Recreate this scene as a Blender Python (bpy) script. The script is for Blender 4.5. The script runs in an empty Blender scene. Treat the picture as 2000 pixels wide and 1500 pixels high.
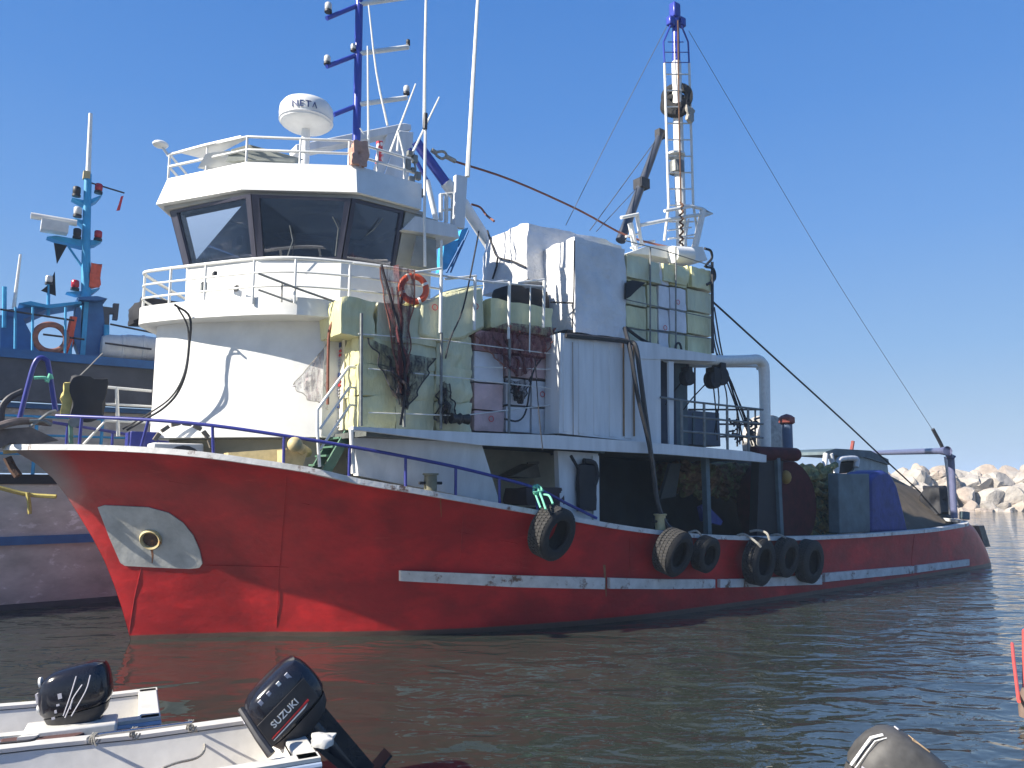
import bpy, math, random
from mathutils import Vector, Matrix, noise
random.seed(7)
sc = bpy.context.scene
R = math.radians
V = Vector

# ------------------------------------------------------------------ camera
F, H, HOR = 1450.0, 3.0, 940.0          # focal length in px of a 2000 px wide frame, eye height, horizon row
pitch = math.atan((HOR - 750) / F)
cam = bpy.data.cameras.new('camera'); cam.sensor_width = 36; cam.lens = 36 * F / 2000
cam.clip_end = 8000; cam.clip_start = 0.05
co = bpy.data.objects.new('camera', cam); sc.collection.objects.link(co)
co.location = (0, 0, H); co.rotation_euler = (R(90) + pitch, 0, 0)
sc.camera = co

# ------------------------------------------------------------------ light
SUN_AZ, SUN_EL = 243.0, 35.0
w = bpy.data.worlds.new('World'); sc.world = w; w.use_nodes = True
nt = w.node_tree; nt.nodes.clear()
sky = nt.nodes.new('ShaderNodeTexSky'); sky.sky_type = 'NISHITA'; sky.sun_disc = False
sky.sun_elevation = R(SUN_EL); sky.sun_rotation = R(SUN_AZ)
sky.altitude = 0; sky.air_density = 1.0; sky.dust_density = 0.0; sky.ozone_density = 4.0
# daylight sky: the Nishita sky plus the photograph's haze gradient, a function of elevation only
tc = nt.nodes.new('ShaderNodeTexCoord'); sz_ = nt.nodes.new('ShaderNodeSeparateXYZ'); nt.links.new(tc.outputs['Generated'], sz_.inputs[0])
cr_ = nt.nodes.new('ShaderNodeValToRGB'); nt.links.new(sz_.outputs[2], cr_.inputs[0])
EXPO = 1.15
els = [(0.0, (.40, .53, .70)), (.06, (.37, .52, .715)), (.16, (.25, .45, .765)), (.3, (.16, .365, .78)), (.45, (.10, .29, .73)), (.6, (.068, .235, .66)), (1.0, (.04, .15, .48))]
while len(cr_.color_ramp.elements) < len(els): cr_.color_ramp.elements.new(.5)
for e, (q_, c_) in zip(cr_.color_ramp.elements, els): e.position = q_; e.color = (*[v_ / 2 ** EXPO for v_ in c_], 1)
b1 = nt.nodes.new('ShaderNodeBackground'); b1.inputs[1].default_value = 0.93; nt.links.new(cr_.outputs[0], b1.inputs[0])
bg = nt.nodes.new('ShaderNodeBackground'); bg.inputs[1].default_value = 0.005; nt.links.new(sky.outputs[0], bg.inputs[0])
ads = nt.nodes.new('ShaderNodeAddShader'); nt.links.new(b1.outputs[0], ads.inputs[0]); nt.links.new(bg.outputs[0], ads.inputs[1])
wo = nt.nodes.new('ShaderNodeOutputWorld'); nt.links.new(ads.outputs[0], wo.inputs[0])
sl = bpy.data.lights.new('sun', 'SUN'); sl.energy = 5.0; sl.angle = R(0.5); sl.color = (1.0, 0.93, 0.82)
so = bpy.data.objects.new('sun', sl); sc.collection.objects.link(so)
sd = V((math.sin(R(SUN_AZ)) * math.cos(R(SUN_EL)), math.cos(R(SUN_AZ)) * math.cos(R(SUN_EL)), math.sin(R(SUN_EL))))
so.rotation_euler = sd.to_track_quat('Z', 'Y').to_euler(); so.location = sd * 60
vs = sc.view_settings; vs.view_transform = 'Standard'; vs.look = 'None'; vs.gamma = 1; vs.use_curve_mapping = False
vs.exposure = EXPO

# ------------------------------------------------------------------ survey helpers (boat frame: s aft, t to port, z up)
C0 = V((0, 0, H)); FW = V((0, math.cos(pitch), math.sin(pitch))); UP = V((0, -math.sin(pitch), math.cos(pitch))); RT = V((1, 0, 0))
def ray(px, py): return FW + RT * ((px - 1000) / F) + UP * ((750 - py) / F)
def Z(px, py, z):
    r = ray(px, py); return C0 + r * ((z - H) / r.z)
BR = R(54)
A = V((math.sin(BR), math.cos(BR), 0)); N = V((math.cos(BR), -math.sin(BR), 0)); K = V((0, 0, 1))
O = Z(255, 1250, 0)
def B(s, t, z): return O + A * s + N * t + K * z
def T(px, py, t):
    r = ray(px, py); return C0 + r * ((t - (C0 - O).dot(N)) / r.dot(N))
def S(px, py, s):
    r = ray(px, py); return C0 + r * ((s - (C0 - O).dot(A)) / r.dot(A))
def loc(p): d = p - O; return d.dot(A), d.dot(N), p.z
def lerp(x, tab):
    if x <= tab[0][0]: return tab[0][1]
    for (a, b), (c, d) in zip(tab, tab[1:]):
        if x <= c: return b + (d - b) * (x - a) / (c - a)
    return tab[-1][1]

# ------------------------------------------------------------------ materials
def mat(name, col, rough=0.5, metal=0.0, var=0.12, vscale=3.0, rust=0.0, rcol=(0.17, 0.06, 0.02), rscale=1.3,
        bump=0.0, bscale=30.0, stretch=(1, 1, 1), col2=None, c2=0.5, c2scale=2.0, spec=0.5, bd=0.02):
    m = bpy.data.materials.new(name); m.use_nodes = True; n = m.node_tree; nn = n.nodes; L = n.links
    p = nn['Principled BSDF']; p.inputs['Roughness'].default_value = rough; p.inputs['Metallic'].default_value = metal
    p.inputs['Specular IOR Level'].default_value = spec
    g = nn.new('ShaderNodeNewGeometry'); mp = nn.new('ShaderNodeMapping'); mp.inputs['Scale'].default_value = stretch
    L.new(g.outputs['Position'], mp.inputs[0])
    def nz(scale, det=5, rough_=0.6):
        t = nn.new('ShaderNodeTexNoise'); t.inputs['Scale'].default_value = scale; t.inputs['Detail'].default_value = det
        t.inputs['Roughness'].default_value = rough_; L.new(mp.outputs[0], t.inputs[0]); return t
    def mix(f, a, b, typ='MIX'):
        x = nn.new('ShaderNodeMix'); x.data_type = 'RGBA'; x.blend_type = typ
        for s_, v_ in ((x.inputs[0], f), (x.inputs[6], a), (x.inputs[7], b)):
            if hasattr(v_, 'links') or isinstance(v_, bpy.types.NodeSocket): L.new(v_, s_)
            else: s_.default_value = v_ if isinstance(v_, float) else (*v_[:3], 1)
        return x.outputs[2]
    def ramp(src, lo, hi):
        r = nn.new('ShaderNodeMapRange'); r.inputs[1].default_value = lo; r.inputs[2].default_value = hi
        L.new(src, r.inputs[0]); return r.outputs[0]
    c = tuple(col)
    if col2 is not None: c = mix(ramp(nz(c2scale, 4).outputs[0], c2 - 0.04, c2 + 0.04), col, col2)
    if var: 
        lo = 1 - var * 1.6
        c = mix(ramp(nz(vscale).outputs[0], 0.3, 0.7), mix(1.0, c, (lo, lo, lo), 'MULTIPLY'), c)
    if rust:
        c = mix(ramp(nz(rscale, 8, 0.7).outputs[0], 0.74 - rust * 0.3, 0.80 - rust * 0.25), c, rcol)
    if isinstance(c, tuple): p.inputs['Base Color'].default_value = (*c[:3], 1)
    else: L.new(c, p.inputs['Base Color'])
    if bump:
        b = nn.new('ShaderNodeBump'); b.inputs['Strength'].default_value = min(1, bump); b.inputs['Distance'].default_value = bd
        L.new(nz(bscale, 4).outputs[0], b.inputs['Height']); L.new(b.outputs[0], p.inputs['Normal'])
    return m

M = {}
M['white'] = mat('white_paint', (0.74, 0.74, 0.71), 0.45, rust=0.1, var=0.08, bump=0.3, bscale=1.6, bd=.03)
M['whiterail'] = mat('white_rail_paint', (0.72, 0.72, 0.68), 0.45, var=0.1, vscale=12, rust=0.15, rscale=9)
M['whitedirty'] = mat('streaked_white_paint', (0.7, 0.71, 0.71), 0.5, var=0.14, vscale=1.6, stretch=(2.2, 2.2, 0.35), rust=0.2, rcol=(0.3, 0.2, 0.08), rscale=1.5)
M['gunwale'] = mat('chipped_white_cap_paint', (0.66, 0.66, 0.64), 0.5, var=0.2, vscale=4, rust=0.6, rcol=(0.16, 0.09, 0.06), rscale=3.2, bump=0.4, bscale=14)
M['bluerail'] = mat('navy_rail_paint', (0.035, 0.04, 0.24), 0.35, var=0.15, vscale=9, rust=0.1, rscale=8)
M['bluemast'] = mat('blue_mast_paint', (0.03, 0.05, 0.33), 0.3, var=0.12, vscale=5)
M['rust'] = mat('rusted_steel', (0.12, 0.06, 0.035), 0.85, var=0.3, vscale=9, rust=0.5, rcol=(0.3, 0.12, 0.03), rscale=7, bump=0.6, bscale=40)
M['darksteel'] = mat('dark_steel', (0.045, 0.045, 0.05), 0.55, metal=0.3, var=0.3, vscale=8, rust=0.25, rscale=6)
M['greysteel'] = mat('grey_steel', (0.22, 0.23, 0.22), 0.5, metal=0.3, var=0.25, vscale=8, rust=0.3, rscale=6)
M['chrome'] = mat('stainless_steel', (0.6, 0.6, 0.6), 0.22, metal=1.0, var=0.1)
M['tyre'] = mat('tyre_rubber', (0.028, 0.027, 0.027), 0.85, var=0.3, vscale=14, bump=0.8, bscale=70)
M['tread'] = mat('weathered_tread_rubber', (0.05, 0.048, 0.046), 0.9, var=0.3, vscale=14, bump=0.9, bscale=60)
M['rope'] = mat('pale_rope_fibre', (0.42, 0.4, 0.35), 0.9, var=0.25, vscale=30, bump=0.8, bscale=120)
M['ropered'] = mat('faded_red_rope_fibre', (0.26, 0.1, 0.07), 0.9, var=0.3, vscale=30)
M['ropegreen'] = mat('mint_green_rope_fibre', (0.2, 0.62, 0.42), 0.85, var=0.2, vscale=40, bump=0.6, bscale=120)
M['ropedark'] = mat('tarred_rope_fibre', (0.03, 0.03, 0.035), 0.85, var=0.3, vscale=20)
M['ropeyellow'] = mat('yellow_rope_fibre', (0.5, 0.42, 0.12), 0.9, var=0.2, vscale=30)
M['wire'] = mat('galvanised_wire', (0.16, 0.16, 0.17), 0.5, metal=0.5, var=0.2)
M['hose'] = mat('black_hose_rubber', (0.02, 0.02, 0.022), 0.5, var=0.2)
M['foam_y'] = mat('yellow_film_foam', (0.72, 0.69, 0.38), 0.3, var=0.2, vscale=2.2, bump=1.0, bscale=7, stretch=(1, 1, 0.3), spec=0.6, bd=.045)
M['foam_g'] = mat('greenish_film_foam', (0.68, 0.67, 0.43), 0.3, var=0.2, vscale=2.5, bump=1.0, bscale=7, stretch=(1, 1, 0.3), spec=0.6, bd=.045)
M['foam_w'] = mat('white_foam', (0.76, 0.77, 0.8), 0.6, var=0.12, vscale=3, bump=0.3, bscale=9)
M['foam_p'] = mat('pink_film_foam', (0.66, 0.46, 0.45), 0.45, var=0.2, vscale=3, bump=0.5, bscale=7)
M['foam_r'] = mat('rose_film_foam', (0.55, 0.3, 0.27), 0.45, var=0.2, vscale=3, bump=0.5, bscale=7)
M['tarp'] = mat('grey_tarpaulin', (0.72, 0.72, 0.72), 0.42, var=0.14, vscale=1.5, bump=0.9, bscale=2.6, bd=.09)
M['tarpblue'] = mat('blue_tarpaulin', (0.03, 0.05, 0.25), 0.6, var=0.3, vscale=3, bump=0.6, bscale=6)
M['tarpbrown'] = mat('brown_tarpaulin', (0.11, 0.085, 0.055), 0.8, var=0.3, vscale=2, bump=0.6, bscale=6)
M['black'] = mat('black_rubber_sheet', (0.012, 0.012, 0.016), 0.7, var=0.3)
M['teal'] = mat('grey_teal_paint', (0.1, 0.15, 0.17), 0.6, var=0.3, vscale=2, rust=0.15)
M['green'] = mat('green_paint', (0.09, 0.19, 0.13), 0.5, var=0.2, rust=0.1)
M['maroon'] = mat('maroon_paint', (0.08, 0.012, 0.016), 0.7, spec=0.15, var=0.3, vscale=4, rust=0.15)
M['redcap'] = mat('red_oxide_paint', (0.3, 0.07, 0.05), 0.5, var=0.25, vscale=9)
M['ring'] = mat('orange_lifebuoy_plastic', (0.62, 0.09, 0.03), 0.45, var=0.1)
M['ringdull'] = mat('weathered_lifebuoy_plastic', (0.3, 0.13, 0.09), 0.6, var=0.3, vscale=9)
M['orange'] = mat('orange_cloth', (0.75, 0.13, 0.07), 0.8, var=0.2, vscale=9)
M['peach'] = mat('peach_cloth', (0.55, 0.32, 0.24), 0.9, var=0.2, vscale=9, bump=0.5, bscale=20)
M['yellowcloth'] = mat('yellow_cloth', (0.55, 0.46, 0.15), 0.8, var=0.2, vscale=9)
M['net_y'] = mat('yellow_brown_netting', (0.55, 0.42, 0.14), 0.95, var=0.5, vscale=5, bump=1, bscale=25, col2=(0.28, 0.3, 0.13), c2=0.5, c2scale=3)
M['nb_blue'] = mat('azure_ship_paint', (0.04, 0.34, 0.62), 0.5, var=0.2, vscale=3)
M['nb_navy'] = mat('dark_blue_ship_paint', (0.035, 0.14, 0.34), 0.55, var=0.2, vscale=3)
M['nb_grey'] = mat('grey_ship_paint', (0.6, 0.58, 0.52), 0.5, var=0.25, vscale=1.2, rust=0.15, rscale=.9, stretch=(1.2, 1.2, 2.2), col2=(.85, .84, .8), c2=.64, c2scale=2.6)  # paler streaks put rippled light off the water into the hull colour
M['nb_dark'] = mat('charcoal_ship_paint', (0.085, 0.09, 0.105), 0.6, var=0.3, vscale=1.5)
M['glassred'] = mat('red_lamp_glass', (0.4, 0.02, 0.03), 0.2, var=0)
M['lampglass'] = mat('clear_lamp_glass', (0.6, 0.6, 0.58), 0.15, var=0.1)
M['fibre'] = mat('white_gelcoat', (0.68, 0.66, 0.61), 0.4, var=0.12, vscale=4, rust=0.06, rcol=(0.35, 0.3, 0.22), bump=0.1, bscale=9)
M['fibreblue'] = mat('blue_grey_gelcoat', (0.33, 0.4, 0.52), 0.35, var=0.12, vscale=6)
M['cowl'] = mat('black_cowl_paint', (0.014, 0.014, 0.02), 0.16, var=0.2, vscale=8)
M['cowlmatt'] = mat('graphite_cowl_plastic', (0.035, 0.033, 0.035), 0.5, var=0.2, vscale=8)
M['cowlgrey'] = mat('weathered_grey_cowl', (0.085, 0.082, 0.078), 0.6, var=0.3, vscale=9, rust=0.22, rcol=(0.4, 0.28, 0.16), rscale=6)
M['decal'] = mat('white_print', (0.75, 0.75, 0.72), 0.4, var=0)
M['decalgrey'] = mat('silver_print', (0.45, 0.44, 0.48), 0.4, var=0)
M['decalred'] = mat('red_print', (0.6, 0.03, 0.03), 0.4, var=0)
M['decalblue'] = mat('navy_print', (0.03, 0.05, 0.15), 0.5, var=0)
M['poles'] = mat('coral_red_paint', (0.62, 0.1, 0.08), 0.5, var=0.15, vscale=10)
M['wood'] = mat('grey_wood', (0.22, 0.19, 0.15), 0.8, var=0.3, vscale=4)
M['stone'] = mat('limestone', (0.42, 0.345, 0.28), 0.9, var=0.25, vscale=0.8, bump=1.0, bscale=1.6, bd=.2, col2=(0.44, 0.4, 0.35), c2=0.5, c2scale=0.16)
M['interior'] = mat('dim_cabin_lining', (0.4, 0.4, 0.4), 0.7, var=0.2)
M['deck'] = mat('grey_deck_paint', (0.12, 0.13, 0.12), 0.8, var=0.3, rust=0.3)
M['ochre'] = mat('ochre_primer', (0.6, 0.48, 0.24), 0.6, var=0.25, vscale=5, rust=0.35, rcol=(0.5, 0.2, 0.05), rscale=3)

def hull_mat():
    m = mat('red_hull_paint', (0.58, 0.018, 0.02), 0.45, spec=0.4, var=0.28, vscale=1.2, stretch=(1, 1, 1.6), rust=0.0, bump=0.5, bscale=1.3, bd=.05,
            col2=(0.43, 0.014, 0.016), c2=0.47, c2scale=0.5)
    n = m.node_tree; nn = n.nodes; L = n.links; p = nn['Principled BSDF']
    base = p.inputs['Base Color'].links[0].from_socket
    g = nn.new('ShaderNodeNewGeometry'); sp = nn.new('ShaderNodeSeparateXYZ'); L.new(g.outputs[0], sp.inputs[0])
    nz = nn.new('ShaderNodeTexNoise'); nz.inputs['Scale'].default_value = 3; nz.inputs['Detail'].default_value = 6
    # brown fouled strip at the waterline
    a = nn.new('ShaderNodeMath'); a.operation = 'MULTIPLY_ADD'; L.new(nz.outputs[0], a.inputs[0]); a.inputs[1].default_value = 0.1; L.new(sp.outputs[2], a.inputs[2])
    r = nn.new('ShaderNodeMapRange'); r.inputs[1].default_value = 0.16; r.inputs[2].default_value = 0.13; L.new(a.outputs[0], r.inputs[0])
    x = nn.new('ShaderNodeMix'); x.data_type = 'RGBA'; L.new(r.outputs[0], x.inputs[0]); L.new(base, x.inputs[6]); x.inputs[7].default_value = (0.1, 0.06, 0.045, 1)
    # anchor-scraped grey patch under the stem head
    d = nn.new('ShaderNodeVectorMath'); d.operation = 'DISTANCE'; L.new(g.outputs[0], d.inputs[0]); d.inputs[1].default_value = B(-2.2, 0, 3.0)
    a2 = nn.new('ShaderNodeMath'); a2.operation = 'MULTIPLY_ADD'; L.new(nz.outputs[0], a2.inputs[0]); a2.inputs[1].default_value = 0.9; L.new(d.outputs['Value'], a2.inputs[2])
    r2 = nn.new('ShaderNodeMapRange'); r2.inputs[1].default_value = 1.75; r2.inputs[2].default_value = 1.15; L.new(a2.outputs[0], r2.inputs[0])
    y = nn.new('ShaderNodeMix'); y.data_type = 'RGBA'; L.new(r2.outputs[0], y.inputs[0]); L.new(x.outputs[2], y.inputs[6]); y.inputs[7].default_value = (0.23, 0.17, 0.17, 1)
    # scuff streaks in lighter red, also painting in rippled light off the water
    w2 = nn.new('ShaderNodeTexNoise'); w2.inputs['Scale'].default_value = 1.6; w2.inputs['Detail'].default_value = 9; w2.inputs['Roughness'].default_value = 0.75
    mp = nn.new('ShaderNodeMapping'); mp.inputs['Scale'].default_value = (0.5, 0.5, 3.5); L.new(g.outputs[0], mp.inputs[0]); L.new(mp.outputs[0], w2.inputs[0])
    r3 = nn.new('ShaderNodeMapRange'); r3.inputs[1].default_value = 0.62; r3.inputs[2].default_value = 0.72; r3.inputs[4].default_value = 0.7; L.new(w2.outputs[0], r3.inputs[0])
    q = nn.new('ShaderNodeMix'); q.data_type = 'RGBA'; L.new(r3.outputs[0], q.inputs[0]); L.new(y.outputs[2], q.inputs[6]); q.inputs[7].default_value = (0.5, 0.06, 0.045, 1)
    L.new(q.outputs[2], p.inputs['Base Color'])
    return m
M['hull'] = hull_mat()

def glass_mat(name, tint, refl=0.08):
    m = bpy.data.materials.new(name); m.use_nodes = True; n = m.node_tree; n.nodes.clear()
    t = n.nodes.new('ShaderNodeBsdfTransparent'); t.inputs[0].default_value = (*tint, 1)
    g = n.nodes.new('ShaderNodeBsdfGlossy'); g.inputs['Roughness'].default_value = 0.03; g.inputs[0].default_value = (0.9, 0.92, 1, 1)
    f = n.nodes.new('ShaderNodeFresnel'); f.inputs[0].default_value = 1.5
    a = n.nodes.new('ShaderNodeMath'); a.operation = 'ADD'; n.links.new(f.outputs[0], a.inputs[0]); a.inputs[1].default_value = refl
    x = n.nodes.new('ShaderNodeMixShader'); o = n.nodes.new('ShaderNodeOutputMaterial')
    n.links.new(a.outputs[0], x.inputs[0]); n.links.new(t.outputs[0], x.inputs[1]); n.links.new(g.outputs[0], x.inputs[2]); n.links.new(x.outputs[0], o.inputs[0])
    return m
M['glass'] = glass_mat('tinted_window_glass', (0.5, 0.5, 0.56), 0.14)
M['clear'] = glass_mat('clear_plastic_sheet', (0.8, 0.83, 0.9), 0.05)

def net_mat(name, col, dens, scale=26):
    m = bpy.data.materials.new(name); m.use_nodes = True; n = m.node_tree; p = n.nodes['Principled BSDF']
    p.inputs['Base Color'].default_value = (*col, 1); p.inputs['Roughness'].default_value = 0.9
    g = n.nodes.new('ShaderNodeNewGeometry'); z = n.nodes.new('ShaderNodeTexNoise'); z.inputs['Scale'].default_value = scale; z.inputs['Detail'].default_value = 3
    z2 = n.nodes.new('ShaderNodeTexNoise'); z2.inputs['Scale'].default_value = 2.2
    mpn = n.nodes.new('ShaderNodeMapping'); mpn.inputs['Scale'].default_value = (6, 6, .9); n.links.new(g.outputs[0], mpn.inputs[0])
    n.links.new(g.outputs[0], z.inputs[0]); n.links.new(mpn.outputs[0], z2.inputs[0]); z2.inputs['Detail'].default_value = 4
    a = n.nodes.new('ShaderNodeMath'); a.operation = 'MULTIPLY_ADD'; n.links.new(z.outputs[0], a.inputs[0]); a.inputs[1].default_value = .25; n.links.new(z2.outputs[0], a.inputs[2])
    r = n.nodes.new('ShaderNodeMapRange'); r.inputs[1].default_value = .42; r.inputs[2].default_value = .82; r.inputs[3].default_value = .06 + dens; r.inputs[4].default_value = .95
    n.links.new(a.outputs[0], r.inputs[0]); n.links.new(r.outputs[0], p.inputs['Alpha'])
    return m
M['net_red'] = net_mat('brown_red_fine_netting', (0.12, 0.03, 0.035), 0.05)
M['net_dark'] = net_mat('dark_fine_netting', (0.04, 0.03, 0.035), 0.1)
M['net_pale'] = net_mat('pale_fine_netting', (0.3, 0.25, 0.25), -0.1)

# ------------------------------------------------------------------ object helpers
WL = {}
class G:
    def __init__(s): s.v = []; s.f = []
    def add(s, vs, fs):
        o = len(s.v); s.v += [V(x) for x in vs]; s.f += [tuple(i + o for i in f) for f in fs]; return s
    def poly(s, *p): return s.add(p, [tuple(range(len(p)))])
    def prism(s, pts, d):
        n = len(pts); q = [p + d for p in pts]
        return s.add(list(pts) + q, [tuple(range(n))[::-1], tuple(range(n, 2 * n))] + [(i, (i + 1) % n, n + (i + 1) % n, n + i) for i in range(n)])
    def box(s, o, a, b, c): return s.prism([o, o + a, o + a + b, o + b], c)
    def stz(s, s0, s1, t0, t1, z0, z1): return s.box(B(s0, t0, z0), A * (s1 - s0), N * (t1 - t0), K * (z1 - z0))
    def cbox(s, c, a, b, d): return s.box(c - a / 2 - b / 2 - d / 2, a, b, d)
    def tube(s, pts, r, n=8, r1=None, smooth=0, cap=True):
        pts = [V(p) for p in pts]
        if smooth and len(pts) > 2:
            q = []; P = [pts[0] * 2 - pts[1]] + pts + [pts[-1] * 2 - pts[-2]]
            for i in range(1, len(P) - 2):
                for k in range(smooth):
                    u = k / smooth; a, b, c, d = P[i - 1:i + 3]
                    q.append(0.5 * ((2 * b) + (c - a) * u + (2 * a - 5 * b + 4 * c - d) * u * u + (3 * b - a - 3 * c + d) * u ** 3))
            q.append(pts[-1]); pts = q
        m = len(pts); vs = []; ref = None
        for i, p in enumerate(pts):
            d = (pts[min(i + 1, m - 1)] - pts[max(i - 1, 0)])
            d = d.normalized() if d.length > 1e-9 else V((0, 0, 1))
            if ref is None: ref = d.orthogonal().normalized()
            ref = (ref - d * ref.dot(d)); ref = ref.normalized() if ref.length > 1e-6 else d.orthogonal().normalized()
            bi = d.cross(ref); rr = r if r1 is None else r + (r1 - r) * i / (m - 1)
            k = 1.0
            if 0 < i < m - 1:
                d1 = (pts[i] - pts[i - 1]).normalized(); d2 = (pts[i + 1] - pts[i]).normalized(); k = min(1.5, 1 / max(0.5, math.sqrt(max(0.01, (1 + d1.dot(d2)) / 2))))
            for j in range(n):
                an = 2 * math.pi * j / n; vs.append(p + (ref * math.cos(an) + bi * math.sin(an)) * rr * k)
        fs = [(i * n + j, i * n + (j + 1) % n, (i + 1) * n + (j + 1) % n, (i + 1) * n + j) for i in range(m - 1) for j in range(n)]
        if cap: fs += [tuple(range(n))[::-1], tuple(range((m - 1) * n, m * n))]
        return s.add(vs, fs)
    def lathe(s, o, ax, prof, n=20, ref=None, closed=False):
        ax = ax.normalized(); ref = (ref or ax.orthogonal()); ref = (ref - ax * ref.dot(ax)).normalized(); bi = ax.cross(ref); vs = []
        for r, h in prof:
            for j in range(n):
                a = 2 * math.pi * j / n; vs.append(o + ax * h + (ref * math.cos(a) + bi * math.sin(a)) * r)
        m = len(prof); fs = [(i * n + j, i * n + (j + 1) % n, ((i + 1) % m) * n + (j + 1) % n, ((i + 1) % m) * n + j) for i in range(m if closed else m - 1) for j in range(n)]
        if not closed: fs += [tuple(range(n))[::-1], tuple(range((m - 1) * n, m * n))]
        return s.add(vs, fs)
    def grid(s, rows, thick=None):
        r = len(rows); c = len(rows[0]); vs = [p for row in rows for p in row]
        fs = [(i * c + j, i * c + j + 1, (i + 1) * c + j + 1, (i + 1) * c + j) for i in range(r - 1) for j in range(c - 1)]
        if thick is not None:
            k = len(vs); vs = vs + [p + thick for p in vs]
            fs2 = [tuple(x + k for x in f[::-1]) for f in fs]
            rim = [(0 * c + j, j + 1) for j in range(c - 1)] + [((i) * c + c - 1, (i + 1) * c + c - 1) for i in range(r - 1)] + [((r - 1) * c + j + 1, (r - 1) * c + j) for j in range(c - 1)][::-1] + [((i + 1) * c, i * c) for i in range(r - 1)]
            fs = [f[::-1] for f in fs] ; fs2 = [f[::-1] for f in fs2]
            fs = fs + fs2 + [(a, b, b + k, a + k) for a, b in rim]
        return s.add(vs, fs)
    def sphere(s, o, r, n=12, sc_=(1, 1, 1)):
        prof = []
        vs = []; m = n // 2 + 1
        for i in range(m + 1):
            ph = math.pi * i / m
            for j in range(n):
                a = 2 * math.pi * j / n
                vs.append(o + V((math.sin(ph) * math.cos(a) * r * sc_[0], math.sin(ph) * math.sin(a) * r * sc_[1], math.cos(ph) * r * sc_[2])))
        fs = [(i * n + j, (i + 1) * n + j, (i + 1) * n + (j + 1) % n, i * n + (j + 1) % n) for i in range(m) for j in range(n)]
        return s.add(vs, fs)
    def lump(s, o, a, b, c, n=7, amp=0.03, rnd=0.12, seed=0, freq=2.0, sag=0.0):
        """soft box o..o+a+b+c with rounded corners and dented faces"""
        idx = {}; vs = []; fs = []
        ctr = o + (a + b + c) / 2
        def vert(i, j, k):
            key = (i, j, k)
            if key in idx: return idx[key]
            u, v, w_ = i / n, j / n, k / n
            p = V((u - .5, v - .5, w_ - .5)); q = p.copy()
            m8 = (abs(2 * p.x) ** 8 + abs(2 * p.y) ** 8 + abs(2 * p.z) ** 8) ** 0.125
            mx = max(abs(2 * p.x), abs(2 * p.y), abs(2 * p.z))
            if m8 > 0: q = p * ((1 - rnd * 2) + rnd * 2 * (mx / m8) ** 1.0)
            P_ = o + a * (q.x + .5) + b * (q.y + .5) + c * (q.z + .5)
            d = (P_ - ctr).normalized()
            P_ = P_ + d * amp * (noise.noise(P_ * freq + V((seed * 3.7, 0, seed))) + 0.5 * noise.noise(P_ * freq * 2.7 + V((seed, 9, 3))))
            P_ = P_ - K * sag * (math.sin(math.pi * u) * math.sin(math.pi * v)) * (1 if k == n else 0)
            idx[key] = len(vs); vs.append(P_); return idx[key]
        for i in range(n):
            for j in range(n):
                for (f0, fx) in ((0, 0), (n, 1)):
                    for perm in (0, 1, 2):
                        cs = [(i, j), (i + 1, j), (i + 1, j + 1), (i, j + 1)]
                        q = []
                        for (x, y) in cs:
                            k3 = [x, y]; k3.insert(perm, f0); q.append(vert(*k3))
                        fs.append(tuple(q))
        return s.add(vs, fs)
    def build(s, name, m, parent=None, label=None, cat=None, group=None, kind=None, flat=False, bevel=0, base=None):
        me = bpy.data.meshes.new(name)
        if base is None:
            lo = V((min(p[i] for p in s.v) for i in range(3))); hi = V((max(p[i] for p in s.v) for i in range(3)))
            base = V(((lo.x + hi.x) / 2, (lo.y + hi.y) / 2, lo.z))
        me.from_pydata([p - base for p in s.v], [], s.f); me.validate()
        import bmesh
        bm = bmesh.new(); bm.from_mesh(me); bmesh.ops.recalc_face_normals(bm, faces=bm.faces); bm.to_mesh(me); bm.free()
        if not flat:
            me.shade_smooth(); me.set_sharp_from_angle(angle=R(38))
        if m: me.materials.append(M[m] if isinstance(m, str) else m)
        o = bpy.data.objects.new(name, me); sc.collection.objects.link(o)
        if bevel:
            bv = o.modifiers.new('bevel', 'BEVEL'); bv.width = bevel; bv.segments = 2; bv.limit_method = 'ANGLE'
        return reg(o, base, parent, label, cat, group, kind)
def reg(o, base, parent=None, label=None, cat=None, group=None, kind=None):
    WL[o] = base.copy()
    if parent: o.parent = parent; o.location = base - WL[parent]
    else: o.location = base
    if label: o['label'] = label
    if cat: o['category'] = cat
    if group: o['group'] = group
    if kind: o['kind'] = kind
    return o
def thing(name, label, cat, base, group=None, kind=None):
    o = bpy.data.objects.new(name, None); sc.collection.objects.link(o); o.empty_display_size = 0.3
    return reg(o, base, None, label, cat, group, kind)
def copy_to(src, parent, wloc, rot=None, name=None):
    c = src.copy(); sc.collection.objects.link(c); c.parent = parent; WL[c] = wloc.copy()
    c.location = wloc - (WL[parent] if parent else V((0, 0, 0)))
    if rot is not None: c.rotation_euler = rot
    return c
def text(txt, name, m, o, ux, uy, size, parent, thick=0.002, shear=0.0):
    cu = bpy.data.curves.new(name, 'FONT'); cu.body = txt; cu.size = size; cu.extrude = thick; cu.align_x = 'CENTER'; cu.align_y = 'CENTER'; cu.shear = shear; cu.offset = size * 0.012
    t = bpy.data.objects.new(name, cu); sc.collection.objects.link(t)
    me = bpy.data.meshes.new_from_object(t.evaluated_get(bpy.context.evaluated_depsgraph_get()))
    bpy.data.objects.remove(t)
    ux = ux.normalized(); uy = (uy - ux * uy.dot(ux)).normalized(); uz = ux.cross(uy)
    g = G(); g.add([o + ux * v.co.x + uy * v.co.y + uz * v.co.z for v in me.vertices], [tuple(p.vertices) for p in me.polygons])
    return g.build(name, m, parent, flat=True)
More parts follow.
